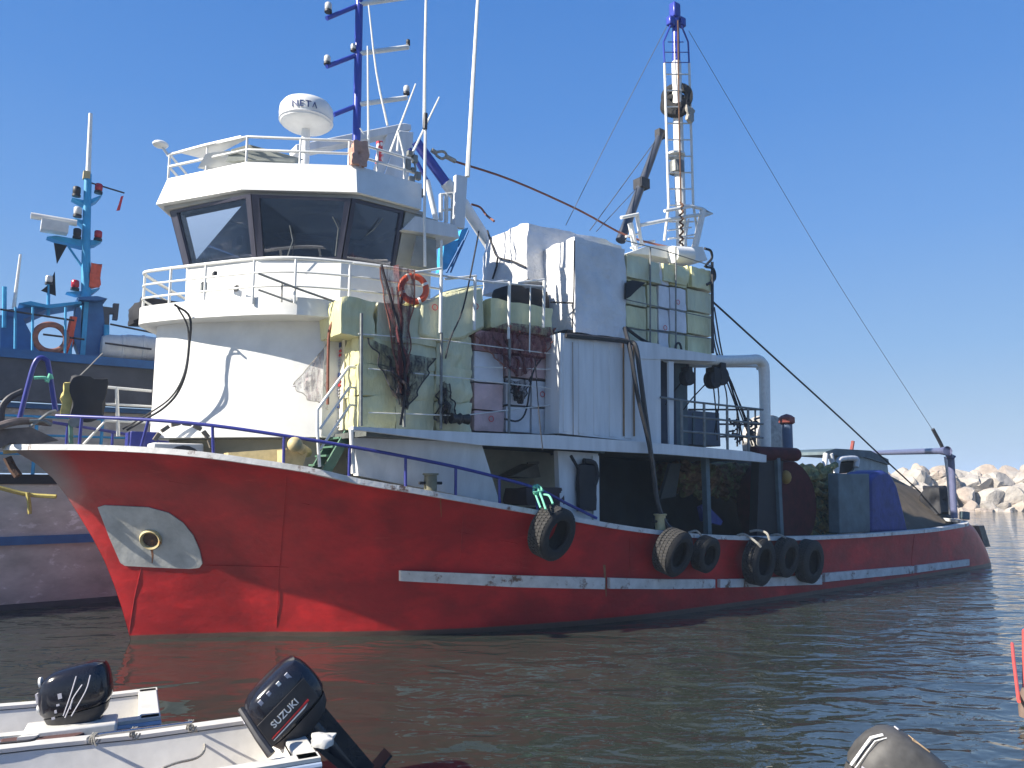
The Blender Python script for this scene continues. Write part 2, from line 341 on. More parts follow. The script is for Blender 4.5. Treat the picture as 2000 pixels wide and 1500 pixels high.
def railing(name, m, parent, paths, posts, r=0.02, rp=0.02, smooth=0, post_name='post', label=None):
    g = G()
    for p in paths: g.tube(p, r, 8, smooth=smooth)
    o = g.build(name, m, parent, label=label)
    for a, b in posts: G().tube([a, b], rp, 8).build(post_name, m, o)
    return o
#PART2
# ------------------------------------------------------------------ water
def water():
    m = bpy.data.materials.new('harbour_water'); m.use_nodes = True; n = m.node_tree; nn = n.nodes; L = n.links; p = nn['Principled BSDF']
    p.inputs['Roughness'].default_value = 0.03; p.inputs['IOR'].default_value = 1.95
    g = nn.new('ShaderNodeNewGeometry')
    c = nn.new('ShaderNodeTexNoise'); c.inputs['Scale'].default_value = 0.12; c.inputs['Detail'].default_value = 4; L.new(g.outputs[0], c.inputs[0])
    x = nn.new('ShaderNodeMix'); x.data_type = 'RGBA'; L.new(c.outputs[0], x.inputs[0]); x.inputs[6].default_value = (0.024, 0.030, 0.025, 1); x.inputs[7].default_value = (0.03, 0.036, 0.029, 1)
    L.new(x.outputs[2], p.inputs['Base Color'])
    def nz(rot, sx, sy, sc_, det, rough=0.5):
        mp = nn.new('ShaderNodeMapping'); mp.inputs['Rotation'].default_value = (0, 0, R(rot)); mp.inputs['Scale'].default_value = (sx, sy, 1)
        L.new(g.outputs[0], mp.inputs[0]); t = nn.new('ShaderNodeTexNoise'); t.inputs['Scale'].default_value = sc_; t.inputs['Detail'].default_value = det; t.inputs['Roughness'].default_value = rough
        t.inputs['Distortion'].default_value = 0.6; L.new(mp.outputs[0], t.inputs[0]); return t.outputs[0]
    a = nz(8, 0.55, 1.0, 1.7, 2); b = nz(-14, 0.6, 1.1, 5.0, 2, 0.5); sw = nz(20, 0.5, 1.0, 0.5, 2)
    # calm lee beside the quay, livelier outside: a broad mask from the water's own patchiness and distance to the red hull's lee
    d = nn.new('ShaderNodeVectorMath'); d.operation = 'DISTANCE'; L.new(g.outputs[0], d.inputs[0]); d.inputs[1].default_value = (-7, 9, 0)
    pm = nz(0, 1, 1, 0.35, 2)
    ad = nn.new('ShaderNodeMath'); ad.operation = 'MULTIPLY_ADD'; L.new(pm, ad.inputs[0]); ad.inputs[1].default_value = 6.0; L.new(d.outputs['Value'], ad.inputs[2])
    r = nn.new('ShaderNodeMapRange'); r.inputs[1].default_value = 6; r.inputs[2].default_value = 17; r.inputs[3].default_value = 0.0; r.inputs[4].default_value = 1.0; L.new(ad.outputs[0], r.inputs[0])
    bb = nn.new('ShaderNodeMath'); bb.operation = 'MULTIPLY'; L.new(b, bb.inputs[0]); L.new(r.outputs[0], bb.inputs[1])
    ra = nn.new('ShaderNodeMath'); ra.operation = 'MULTIPLY_ADD'; L.new(r.outputs[0], ra.inputs[0]); ra.inputs[1].default_value = .7; ra.inputs[2].default_value = .5
    aa = nn.new('ShaderNodeMath'); aa.operation = 'MULTIPLY'; L.new(a, aa.inputs[0]); L.new(ra.outputs[0], aa.inputs[1])
    s2 = nn.new('ShaderNodeMath'); s2.operation = 'MULTIPLY_ADD'; L.new(bb.outputs[0], s2.inputs[0]); s2.inputs[1].default_value = 0.2; L.new(aa.outputs[0], s2.inputs[2])
    s3 = nn.new('ShaderNodeMath'); s3.operation = 'MULTIPLY_ADD'; L.new(sw, s3.inputs[0]); s3.inputs[1].default_value = 1.2; L.new(s2.outputs[0], s3.inputs[2])
    bp = nn.new('ShaderNodeBump'); bp.inputs['Strength'].default_value = 1.0; bp.inputs['Distance'].default_value = WAVE; L.new(s3.outputs[0], bp.inputs['Height']); L.new(bp.outputs[0], p.inputs['Normal'])
    gg = G(); gg.poly(V((-1500, -400, 0)), V((1500, -400, 0)), V((1500, 2500, 0)), V((-1500, 2500, 0)))
    gg.build('water', m, kind='structure', flat=True, base=V((0, 0, 0)))
WAVE = 0.095
water()

# ------------------------------------------------------------------ the red fishing boat
boat = thing('fishing_boat', 'big red hulled fishing boat with white wheelhouse, moored with its bow to the left', 'fishing boat', B(13, 0, 0))
def cr(x, tab):
    if x <= tab[0][0]: return tab[0][1]
    if x >= tab[-1][0]: return tab[-1][1]
    n = len(tab)
    for i in range(n - 1):
        if x <= tab[i + 1][0]:
            (x0, y0), (x1, y1) = tab[i], tab[i + 1]; h = x1 - x0; u = (x - x0) / h; d = (y1 - y0) / h
            def sl(j):
                if j == 0: return (tab[1][1] - tab[0][1]) / (tab[1][0] - tab[0][0])
                if j == n - 1: return (tab[-1][1] - tab[-2][1]) / (tab[-1][0] - tab[-2][0])
                a = (tab[j][1] - tab[j - 1][1]) / (tab[j][0] - tab[j - 1][0]); b = (tab[j + 1][1] - tab[j][1]) / (tab[j + 1][0] - tab[j][0])
                return 0 if a * b <= 0 else 2 * a * b / (a + b)
            m0, m1 = sl(i) * h, sl(i + 1) * h
            return (2 * u**3 - 3 * u**2 + 1) * y0 + (u**3 - 2 * u**2 + u) * m0 + (3 * u**2 - 2 * u**3) * y1 + (u**3 - u**2) * m1
BG = [(-2.26, 0), (-2.1, .3), (-1.9, .52), (-1.26, 1.15), (-.26, 2.05), (.74, 2.75), (2.74, 3.65), (4.74, 4.15), (7, 4.4), (10, 4.5), (20, 4.5), (24.6, 4.42), (25.8, 4.1), (26.5, 3.3), (26.9, 2), (27, 0)]
BW = [(0, 0.03), (1, .52), (2.04, 1.07), (3.65, 2.25), (5, 3.0), (6.4, 3.56), (8, 4.0), (10, 4.28), (14, 4.38), (24.5, 4.35), (26.8, 4.25), (28.2, 3.7), (28.8, 2.2), (28.9, 0)]
GZ = [(-2.26, 3.6), (-1.3, 3.59), (-.2, 3.53), (.54, 3.45), (1.3, 3.33), (2.08, 3.2), (2.9, 3.0), (3.82, 2.84), (4.78, 2.67), (5.88, 2.48), (7.07, 2.28), (8.44, 2.05), (9.96, 1.85), (11.7, 1.69), (13.7, 1.57), (16, 1.49), (18.6, 1.45), (21.8, 1.44), (25, 1.52), (27, 1.62)]
BL = [(-.3, -.12), (0, 0), (.38, .21), (.675, .465), (.86, .67), (.95, .84), (1, 1)]
def hp(u, v):
    sw, sg = 28.9 * u, -2.26 + 29.26 * u
    b = cr(v, BL); s = sw + (sg - sw) * b; t = cr(sw, BW) + (cr(sg, BG) - cr(sw, BW)) * b
    if v < 0: t = cr(sw, BW) * (1 + v * 0.5)
    return s, max(t, 0), cr(sg, GZ) * v
def hullT(s, z):
    u = min(1, max(0, (s + 1) / 29.5)); v = z / cr(s, GZ)
    for _ in range(25):
        ps, pt, pz = hp(u, v); u = min(1, max(0, u + (s - ps) / 29)); v = z / cr(-2.26 + 29.26 * u, GZ)
    return hp(u, v)[1]
def hit(px, py, off=0.0):
    t = 3.0
    for _ in range(40):
        s, _t, z = loc(T(px, py, t)); t = t * 0.5 + 0.5 * (hullT(s, z) + off)
    return T(px, py, t)
US = [(i / 60) ** 1.25 for i in range(56)] ; US = [u for u in US if u < .93] + [.93, .945, .955, .965, .972, .979, .985, .99, .995, 1]
VS = [-.3, -.12, 0, .08, .18, .3, .42, .54, .66, .76, .85, .92, .97, 1]
g = G()
for sgn in (1, -1):
    g.grid([[B(hp(u, v)[0], sgn * hp(u, v)[1], hp(u, v)[2]) for u in US] for v in VS])
hull = g.build('hull', 'hull', boat, base=B(13, 0, -1))
# gunwale cap, inner bulwark, deck
for sgn in (1, -1):
    g = G(); vs = []; k = 0
    gi = G(); LR = (0, .2, .45, .7, .95); ri = [[] for _ in LR]
    for u in US:
        s, t, z = hp(u, 1)
        ti = max(t - .2, 0)
        vs += [B(s - (.05 if u == 0 else 0), sgn * (t + .05), z - .05), B(s, sgn * (t + .05), z + .05), B(s, sgn * ti, z + .05), B(s, sgn * ti, z - .05)]; k += 1
        for row_, dz_ in zip(ri, LR):
            q_ = hp(u, 1 - (dz_ + .03) / z); row_.append(B(q_[0] + (.12 if u == 0 else 0), sgn * max(q_[1] - .12, 0), q_[2]))
    g.add(vs, [(i * 4 + j, i * 4 + (j + 1) % 4, i * 4 + 4 + (j + 1) % 4, i * 4 + 4 + j) for i in range(k - 1) for j in range(4)] + [(0, 1, 2, 3)])
    g.build('gunwale_cap', 'gunwale', boat)
    gi.grid(ri); gi.build('bulwark_lining', 'whitedirty', boat)
g = G(); g.grid([[(lambda q_: B(q_[0] + (.1 if u == 0 else 0), k * max(q_[1] - .1, 0), q_[2]))(hp(u, 1 - .93 / hp(u, 1)[2])) for u in US] for k in (-1, 0, 1)])
g.build('main_deck', 'deck', boat)
# rub strip, in the pieces the photograph shows
def strip(name, m, pts, off, th, n=6):
    rows = [[], [], [], []]
    for (a, b) in zip(pts, pts[1:]):
        for i in range(n + (1 if b is pts[-1] else 0)):
            f = i / n; x = a[0] + (b[0] - a[0]) * f; y0 = a[1] + (b[1] - a[1]) * f; y1 = a[2] + (b[2] - a[2]) * f
            p0, p1 = hit(x, y0), hit(x, y1); rows[0].append(p0 - N * .02); rows[1].append(p0 + N * th); rows[2].append(p1 + N * th); rows[3].append(p1 - N * .02)
    g = G(); g.grid(rows); k = len(rows[0]); g.f += [(0, k, 2 * k, 3 * k), (k - 1, 2 * k - 1, 3 * k - 1, 4 * k - 1)]
    return g.build(name, m, boat)
strip('rub_strip', 'gunwale', [(779, 1114, 1134), (1000, 1123, 1146), (1176, 1128, 1150)], 0, .09)
strip('rub_strip', 'gunwale', [(1186, 1128, 1149), (1300, 1131, 1150), (1391, 1131, 1148)], 0, .09)
strip('rub_strip', 'gunwale', [(1401, 1131, 1147), (1450, 1130, 1146), (1600, 1122, 1141)], 0, .09)
strip('rub_strip', 'gunwale', [(1606, 1119, 1136), (1780, 1105, 1119)], 0, .09)
strip('rub_strip', 'gunwale', [(1786, 1104, 1118), (1888, 1092, 1104)], 0, .09)
# plate seams
for pts in ([(400, 1104), (560, 1108), (770, 1104)], [(330, 940), (600, 985), (900, 1040), (1010, 1062)], [(560, 930), (552, 1030), (545, 1120), (540, 1225)], [(905, 1000), (900, 1080), (896, 1110)], [(1230, 1050), (1230, 1125)], [(276, 1108), (262, 1170), (252, 1236)], [(1786, 1045), (1782, 1075), (1780, 1103)]):
    G().tube([hit(x, y, .003) for x, y in pts], .007, 6).build('weld_seam', 'hull', boat)
# hawse plate with pipe
out = [(192, 990), (205, 986), (250, 988), (290, 990), (330, 1001), (358, 1020), (378, 1045), (391, 1075), (396, 1100), (390, 1108), (370, 1110), (300, 1107), (245, 1104), (236, 1098), (215, 1050)]
cx, cy = 296, 1052
rows = []
for k in (1, .66, .33, .02):
    rows.append([hit(cx + (x - cx) * k, cy + (y - cy) * k) for x, y in out + [out[0]]])
nrm = ((rows[0][8] - rows[0][0]).cross(rows[0][3] - rows[0][12])).normalized()
if nrm.dot(N) < 0: nrm = -nrm
g = G(); g.grid([[p - nrm * .02 for p in rows[0]]] + [[p + nrm * .025 for p in r] for r in rows])
hpz = g.build('hawse_plate', mat('worn_white_plate_paint', (0.5, 0.5, 0.47), .5, var=.22, vscale=3.5, rust=.12, bump=.5, bscale=5), boat)
c = hit(cx, cy)
g = G(); g.lathe(c, nrm, [(.14, .0), (.2, .0), (.205, .05), (.18, .09), (.15, .07), (.135, -.25)], 24, closed=True); g.build('hawse_pipe', 'ochre', hpz)
g = G(); g.lathe(c, nrm, [(.0, .026), (.142, .026), (.142, .034), (0, .034)], 24); g.build('hawse_bore', 'rust', hpz)

stn = mat('hull_rust_run', (.3, .13, .06), .8, var=.3, vscale=6)
for pts, wd in (([(296, 1069), (298, 1085), (297, 1100)], 3), ([(1180, 1103), (1182, 1130), (1184, 1165)], 2.5), ([(1040, 1020), (1041, 1050), (1042, 1075)], 1.5), ([(860, 968), (861, 990), (862, 1010)], 1.2)):
    g = G(); g.grid([[hit(x - wd * (1 - i * .35), y, .03 if pts[0][0] == 296 else .006), hit(x + wd * (1 - i * .35), y, .03 if pts[0][0] == 296 else .006)] for i, (x, y) in enumerate(pts)], thick=N * .003); g.build('rust_run', stn, boat)
# stem-head fittings: roller, davit arm, anchor stock
g = G(); g.tube([T(6, 876, 0), T(38, 874, 0)], .1, 12); g.build('bow_roller', 'ochre', boat)
g = G(); g.tube([T(-20, 838, .3), T(20, 826, .3), T(52, 822, .2), T(100, 826, .1)], .07, 8, smooth=4)
g.prism([T(0, 838, .2), T(60, 834, .2), T(115, 860, .2), T(60, 868, .2), T(18, 866, .2), T(-10, 880, .2)], N * -.5); g.build('anchor_bracket', mat('brown_grey_bracket_paint', (.16, .125, .11), .6, var=.3, vscale=6, rust=.3), boat)
g = G(); g.tube([T(58, 834, .3), T(80, 818, .3), T(96, 806, .3), T(108, 802, .2)], .028, 7, smooth=3); g.tube([T(58, 822, .3), T(85, 822, .3), T(101, 830, .3)], .03, 7, smooth=3); g.build('anchor_shank', 'greysteel', boat)
g = G(); g.tube([T(14, 893, .1), T(25, 915, .1), T(36, 930, .15)], .07, 7); g.build('anchor_fluke', 'rust', boat)
g = G(); g.tube([T(2, 835, -.2), T(3, 800, -.2), T(18, 778, -.2), T(45, 764, -.2)], .06, 8, smooth=4); g.build('davit', 'darksteel', boat)
g = G(); g.tube([T(36, 826, 0), T(55, 752, 0), T(67, 712, 0), T(78, 699, 0), T(90, 703, 0), T(95, 716, 0), T(109, 804, 0)], .045, 10, smooth=4); g.build('bow_hoop', 'bluerail', boat)

# navy bow rail
def cappt(px):      # point on the port gunwale cap below a column of the rail
    best = None
    for i in range(0, 400):
        u = i / 400 * .45; s, t, z = hp(u, 1); p = B(s, t - .08, z + .05); d = p - C0; x = 1000 + F * d.x / d.dot(FW)
        if best is None or abs(x - px) < best[0]: best = (abs(x - px), p, s, t)
    return best
top = []
for x, y in [(110, 812), (160, 814), (290, 820), (415, 831), (555, 851), (683, 872), (792, 892), (890, 912), (975, 933), (1050, 955), (1110, 985), (1165, 1012)]:
    b = cappt(x); s, t = b[2], b[3] - .08; top.append(T(x, y, t))
rl = G().tube(top, .032, 10, smooth=3).build('bow_rail', 'bluerail', boat)
for x, i in ((157, 1), (278, 2), (415, 3), (553, 4), (683, 5), (792, 6), (890, 7), (976, 8), (1048, 9)):
    b = cappt(x); y = top[i]
    G().tube([b[1], y], .028, 8).build('post', 'bluerail', rl)
# starboard half of the rail
topm = [B(s, -t, z) for s, t, z in map(loc, top)]
rm = G().tube(topm, .032, 8, smooth=3).build('bow_rail', 'bluerail', boat)
for i in range(1, 10):
    s, t, z = loc(topm[i]); G().tube([B(s, t, cr(s, GZ) + .04), topm[i]], .028, 8).build('post', 'bluerail', rm)
# white companion rail at the far bow
a, b_, c_ = T(181, 778, -1.6), T(206, 756, -1.6), T(296, 764, -1.6)
q = G(); q.tube([a, b_, c_], .03, 8); q.tube([T(181, 810, -1.6), T(206, 789, -1.6), T(296, 794, -1.6)], .025, 8); q.tube([T(163, 868, -1.6), T(206, 822, -1.6), T(296, 826, -1.6)], .025, 8)
q = q.build('foredeck_rail', 'whiterail', boat)
G().tube([T(228, 756, -1.6), T(231, 852, -1.6)], .038, 8).build('post', 'whiterail', q)
G().tube([T(139, 868, .3), T(138, 822, .3)], .04, 8).build('fairlead_post', 'green', boat)
G().lathe(T(146, 824, .3), N, [(.03, -.05), (.1, -.05), (.1, -.02), (.05, 0), (.1, .02), (.1, .05), (.03, .05)], 16).build('fairlead_roller', 'greysteel', boat)
# foredeck winch drum with ropes
g = G(); cw = B(.45, .9, 3.3); g.tube([cw - N * .5, cw + N * .5], .16, 12)
win = g.build('anchor_winch', 'rust', boat)
for k in (-.5, .5):
    G().lathe(cw + N * k, N, [(.1, -.02), (.36, -.02), (.36, .02), (.1, .02)], 20).build('drum_flange', 'darksteel', win)
for k in range(7):
    an = R(150 - k * 22); c = B(.45, 1.3, 3.55)
    p = c + (A * math.cos(an) + K * math.sin(an)) * .52; G().cbox(p, (A * math.sin(an) - K * math.cos(an)) * .15, N * .1, (A * math.cos(an) + K * math.sin(an)) * .07).build('brake_shoe', 'wood', win)
G().stz(-.3, .2, -.2, .4, 3.1, 3.95).build('deck_locker', 'bluerail', boat, bevel=.02)
G().stz(.0, .9, .2, 1.0, 3.0, 3.72).build('windlass_housing', 'white', boat, bevel=.03)

# ------------------------------------------------------------------ superstructure
def sym(pts): return pts + [(s, -t) for s, t in pts[::-1] if t > 1e-6] 
def plan(g, pts, z0, z1, pts2=None):
    a = [B(s, t, z0) for s, t in sym(pts)]; b = [B(s, t, z1) for s, t in sym(pts2 or pts)]; n = len(a)
    g.add(a + b, [tuple(range(n))[::-1], tuple(range(n, 2 * n))] + [(i, (i + 1) % n, n + (i + 1) % n, n + i) for i in range(n)]); return g
def smoothplan(pts, k=5):
    q = []; P = [(pts[1][0], -pts[1][1])] + pts + [pts[-1]]
    for i in range(1, len(P) - 2):
        for j in range(k):
            u = j / k; a, b, c, d = P[i - 1:i + 3]
            q.append(tuple(0.5 * ((2 * b[m]) + (c[m] - a[m]) * u + (2 * a[m] - 5 * b[m] + 4 * c[m] - d[m]) * u * u + (3 * b[m] - a[m] - 3 * c[m] + d[m]) * u ** 3) for m in (0, 1)))
    q[0] = (q[0][0], 0.0); q.append(pts[-1]); return q
BAND = smoothplan([(-.22, 0), (.02, .55), (.5, 1.25), (1.25, 2.12), (1.9, 2.67), (2.5, 2.85), (3.2, 2.9), (8.5, 2.9)])
HOUSE = smoothplan([(.12, 0), (.32, .45), (.9, 1.05), (1.5, 1.6), (2.15, 2.1), (2.8, 2.5), (3.1, 2.6), (8.5, 2.6)])
low = plan(G(), HOUSE, 3.84, 6.1).build('lower_house', 'white', boat)
plan(G(), [(s + .35, max(t - .35, 0)) if t > .01 else (s + .35, 0) for s, t in HOUSE], 2.4, 3.83).build('house_plinth', mat('cream_plinth_paint', (.5, .46, .34), .6, var=.2, vscale=2, rust=.3, rcol=(.4, .2, .06)), boat)
plan(G(), BAND, 6.1, 6.44).build('bridge_deck', 'white', boat)
# small vent on the lower house, hull side fenders
G().prism([T(590, 824, 1.9), T(616, 825, 1.9), T(624, 838, 1.9), T(622, 852, 1.9), T(590, 850, 1.9)], N * .12).build('vent_cover', mat('beige_vent_paint', (.42, .4, .36), .6), low)
g = G(); p = S(576, 868, 1.7); g.sphere(p, .13, 12); g.tube([p, S(600, 884, 2.4)], .09, 10); g.build('fairlead_horn', 'ochre', boat)
g = G(); g.prism([T(556, 878, 3.0), T(602, 878, 3.0), T(590, 915, 3.0), T(556, 906, 3.0)], N * -.4); g.build('deck_coaming', 'ochre', boat)
G().prism([T(446, 884, 2.2), T(560, 876, 2.6), T(560, 908, 2.6), T(446, 893, 2.2)], N * -.3).build('deck_coaming', 'ochre', boat)

# wheelhouse
W0 = [(.62, 0), (1.62, 1.55), (2.95, 2.5), (5.0, 2.5)]
W1 = [(.60, 0), (1.62, 1.48), (2.98, 2.45), (5.0, 2.5)]
W2 = [(.26, 0), (1.32, 1.92), (2.98, 2.86), (5.0, 2.8)]
wh = plan(G(), W0, 6.44, 7.42, W1).build('wheelhouse', 'white', boat, flat=True)
R0 = [(-.05, 0), (1.12, 1.82), (3.02, 3.03), (4.5, 2.95)]; R1 = [(.14, 0), (1.22, 1.8), (3.04, 2.9), (4.55, 2.86)]
plan(G(), R0, 8.64, 9.24, R1).build('roof', 'white', wh, flat=True)
plan(G(), [(s + .1 if i else s + .16, max(t - .1, 0)) for i, (s, t) in enumerate(R0)], 8.56, 8.638).build('soffit', mat('grey_soffit_paint', (.4, .39, .36), .6), wh)  # roof underside in plain grey paint
mull = mat('dark_window_frame', (.06, .06, .085), .3, var=.1)
def W(i, k, sg=1):
    s, t = (W1 if k == 0 else W2)[i]; return B(s, sg * t, 7.42 if k == 0 else 8.56)
for sg in (1, -1):
    for i in range(3):
        if i == 0 and sg == 0: continue
        a0, b0, a1, b1 = W(i, 0, sg), W(i + 1, 0, sg), W(i, 1, sg), W(i + 1, 1, sg)
        if i == 2: f = 0.57; b0 = a0.lerp(b0, f); b1 = a1.lerp(b1, f)
        def q(u, v): return a0.lerp(b0, u).lerp(a1.lerp(b1, u), v)
        n_ = (b0 - a0).cross(a1 - a0).normalized() * (1 if sg < 0 else -1)
        m0, m1 = (.075, .06)
        g = G(); g.prism([q(m0, .03), q(1 - m1, .03), q(1 - m1, .95), q(m0, .95)], n_ * .015); g.build('window_pane', 'glass', wh)
        for (u0, u1) in ((0, m0), (1 - m1, 1)):
            G().prism([q(u0, 0), q(u1, 0), q(u1, 1), q(u0, 1)], n_ * -.05).build('mullion', mull, wh)
        G().prism([q(m0, .95), q(1 - m1, .95), q(1 - m1, 1), q(m0, 1)], n_ * -.05).build('window_head', mull, wh)
        G().prism([q(m0, 0), q(1 - m1, 0), q(1 - m1, .03), q(m0, .03)], n_ * -.05).build('window_sill', mull, wh)
    # side cabin wall aft of the glass
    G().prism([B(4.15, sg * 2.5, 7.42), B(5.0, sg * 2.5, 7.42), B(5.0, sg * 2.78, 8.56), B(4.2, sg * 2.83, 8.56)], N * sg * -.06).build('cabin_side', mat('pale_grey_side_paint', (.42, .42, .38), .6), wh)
# back wall with two openings, console and seats seen through the glass
for (s_, t0, t1, z0, z1) in ((4.95, -2.5, 2.5, 7.42, 7.75), (4.95, -2.5, 2.5, 8.25, 8.56), (4.95, -2.5, -1.9, 7.75, 8.25), (4.95, -1.0, .3, 7.75, 8.25), (4.95, 1.2, 2.5, 7.75, 8.25)):
    G().stz(s_, s_ + .06, t0, t1, z0, z1).build('bulkhead_panel', 'interior', wh)
G().stz(1.9, 2.5, -1.3, 1.3, 7.42, 7.6).build('console', 'black', wh, bevel=.03)
for t_ in (-.8, .5): G().stz(2.0, 2.1, t_ - .25, t_ + .25, 7.6, 7.95).build('instrument_screen', 'darksteel', wh)
G().tube([B(1.3, .3, 8.5), B(4.6, -1.2, 8.45)], .05, 8).build('overhead_pipe', 'interior', wh)
G().prism([B(3.3, -1.4, 7.5), B(3.3, .2, 7.5), B(3.5, .5, 8.1), B(3.5, -1.0, 8.2)], A * .06).build('curtain', mat('grey_curtain', (.35, .35, .33), .9), wh)
G().prism([B(1.9, -.9, 8.0), B(3.0, -1.6, 8.0), B(3.0, -1.6, 8.2), B(1.9, -.9, 8.25)], A * .08).build('overhead_shelf', 'interior', wh)
for p0_, p1_, p2_ in (((655, 500), (661, 446), (650, 424)), ((702, 470), (730, 448), (748, 426)), ((560, 505), (572, 470), (566, 440))):
    G().tube([T(*p0_, 2.55 if p0_[0] > 600 else 2.0), T(*p1_, 2.75 if p0_[0] > 600 else 2.1), T(*p2_, 2.85 if p0_[0] > 600 else 2.15)], .011, 5).build('wiper_arm', 'greysteel', wh)
G().prism([B(2.4, .2, 8.5), B(4.6, .9, 8.5), B(4.6, 1.3, 8.3), B(2.4, .5, 8.3)], K * -.03).build('reflection_strip', 'white', wh)  # pale strip added inside to stand for reflections in the glass
G().stz(3.2, 3.6, 1.3, 1.7, 7.42, 8.1).build('helm_chair', mat('grey_chair', (.3, .3, .3), .7), wh, bevel=.05)
G().stz(1.6, 1.7, -.4, 0, 8.1, 8.3).build('reflection_box', 'white', wh)  # unlit white box added inside, reads as a bright reflection in the panes
G().lathe(T(445, 594, 1.35), K, [(.09, 0), (.08, .06), (.05, .1), (.01, .12)], 12).build('deck_bell', 'greysteel', wh)
G().cbox(T(398, 562, .95), A * .1, N * .14, K * .2).build('flood_lamp', 'greysteel', wh)
# weathered door panel and lower white dado plate
G().prism([T(812, 462, 2.86), T(850, 470, 2.86), T(852, 528, 2.86), T(800, 520, 2.86)], N * .04).build('side_door', mat('canvas_door_grey', (.3, .3, .27), .8, var=.2), wh)
for (x, y, a) in ((428, 539, 35), (470, 566, -20)):
    G().cbox(T(x, y, 1.0 if x < 450 else 1.3) + V((-.05, -.1, 0)), A * .06, N * .16, K * .1).build('deck_lamp', 'darksteel', wh)
# wing roof, plate and rails abaft the wheelhouse
G().prism([T(811, 422, 2.9), T(892, 440, 2.9), T(897, 465, 2.9), T(786, 448, 2.9)], N * -5.8).build('wing_roof', 'whitedirty', boat)
G().prism([T(891, 341, 2.9), T(913, 345, 2.9), T(907, 446, 2.9), T(889, 442, 2.9)], N * -.12).build('exhaust_screen', 'whitedirty', boat)
q = railing('wing_rail', 'whiterail', boat, [[T(860, 380, 2.6), T(890, 377, 2.6)], [T(862, 411, 2.6), T(890, 408, 2.6)]], [(T(861, 380, 2.6), T(861, 430, 2.6)), (T(872, 378, 2.6), T(871, 434, 2.6)), (T(885, 378, 2.6), T(883, 438, 2.6))], .03, .045)
G().tube([T(830, 520, 3.1), T(829, 430, 3.1), T(831, 240, 3.1)], .03, 8).build('antenna_pole', 'whiterail', boat)
G().tube([T(862, 545, 3.1), T(862, 470, 3.1)], .03, 8).build('stanchion', 'whiterail', boat)

# bridge rail
rp = [(-.18, 0), (-.02, .35), (.48, 1.09), (1.33, 2.25), (1.94, 2.78), (2.88, 3.12), (3.72, 3.25), (4.8, 3.3)]
RP = smoothplan(rp, 4); RPm = [(s, -t) for s, t in RP[::-1]][:-1]
full = RPm + RP
g = G()
for z, r in ((7.17, .034), (6.9, .022), (6.63, .022)): g.tube([B(s, t, z) for s, t in full], r, 8)
br = g.build('bridge_rail', 'whiterail', boat)
for x in (332, 411, 497, 580):
    best = min(range(len(full) // 2 - 1, len(full)), key=lambda i: abs(1000 + F * (B(*full[i], 7) - C0).x / (B(*full[i], 7) - C0).dot(FW) - x))
    s, t = full[best]; G().tube([B(s, t, 6.3), B(s, t, 7.17)], .026, 8).build('post', 'whiterail', br)
for i in (2, 8, 14): s, t = full[i]; G().tube([B(s, t, 6.3), B(s, t, 7.17)], .026, 8).build('post', 'whiterail', br)
s, t = RP[2]; G().tube([B(s, -t, 6.3), B(s, -t, 7.17)], .026, 8).build('post', 'whiterail', br)
s, t = rp[5]; G().tube([B(s, t, 6.3), B(s, t, 7.17)], .03, 8).build('post', 'whiterail', br)
# inclined handrails on the side deck of the bridge
q = G(); q.tube([T(505, 534, 2.6), T(585, 565, 2.9), T(662, 592, 3.1)], .022, 8); q.tube([T(505, 566, 2.6), T(572, 590, 2.9)], .02, 8); q.tube([T(551, 552, 2.7), T(550, 590, 2.7)], .018, 6); q.build('stair_handrail', 'greysteel', boat)

# roof rail
q = G(); RR = [(.15, 0), (1.22, 1.77), (2.93, 2.79), (4.5, 2.75)]
full = [(s, -t) for s, t in RR[:0:-1]] + RR
for z in (9.77, 9.5): q.tube([B(s, t, z) for s, t in full], .026, 8)
q = q.build('roof_rail', 'whiterail', boat)
def along(i, f): return (RR[i][0] + (RR[i + 1][0] - RR[i][0]) * f, RR[i][1] + (RR[i + 1][1] - RR[i][1]) * f)
for s, t in [RR[0], along(0, .5), RR[1], along(1, .52), RR[2], along(2, .4), (RR[1][0], -RR[1][1]), (RR[2][0], -RR[2][1]), along(2, .8)]:
    G().tube([B(s, t, 9.22), B(s, t, 9.77)], .024, 8).build('post', 'whiterail', q)
# searchlight, awning panels and deck gear on the roof
g = G(); c = B(-.02, -.1, 9.98); g.sphere(c, .16, 12, (1, 1, .45)); g.tube([c, B(.14, -.05, 9.75)], .03, 8); g.build('deck_floodlight', 'white', boat)
G().prism([T(348, 298, .4), T(400, 284, .9), T(470, 268, 1.6), T(482, 272, 1.6), T(404, 312, .4)], K * .04).build('awning_panel', 'white', boat)
G().prism([T(402, 300, 1.0), T(446, 294, 1.2), T(438, 314, 1.1), T(420, 322, 1.0), T(386, 328, .8)], A * .25).build('roof_hatch', 'white', boat)
G().prism([T(452, 292, 1.4), T(486, 282, 1.7), T(582, 308, 1.9), T(570, 316, 1.9), T(484, 312, 1.7), T(440, 316, 1.3)], A * .12).build('canvas_dodger', mat('grey_green_canvas', (.36, .38, .34), .8, var=.2), boat)

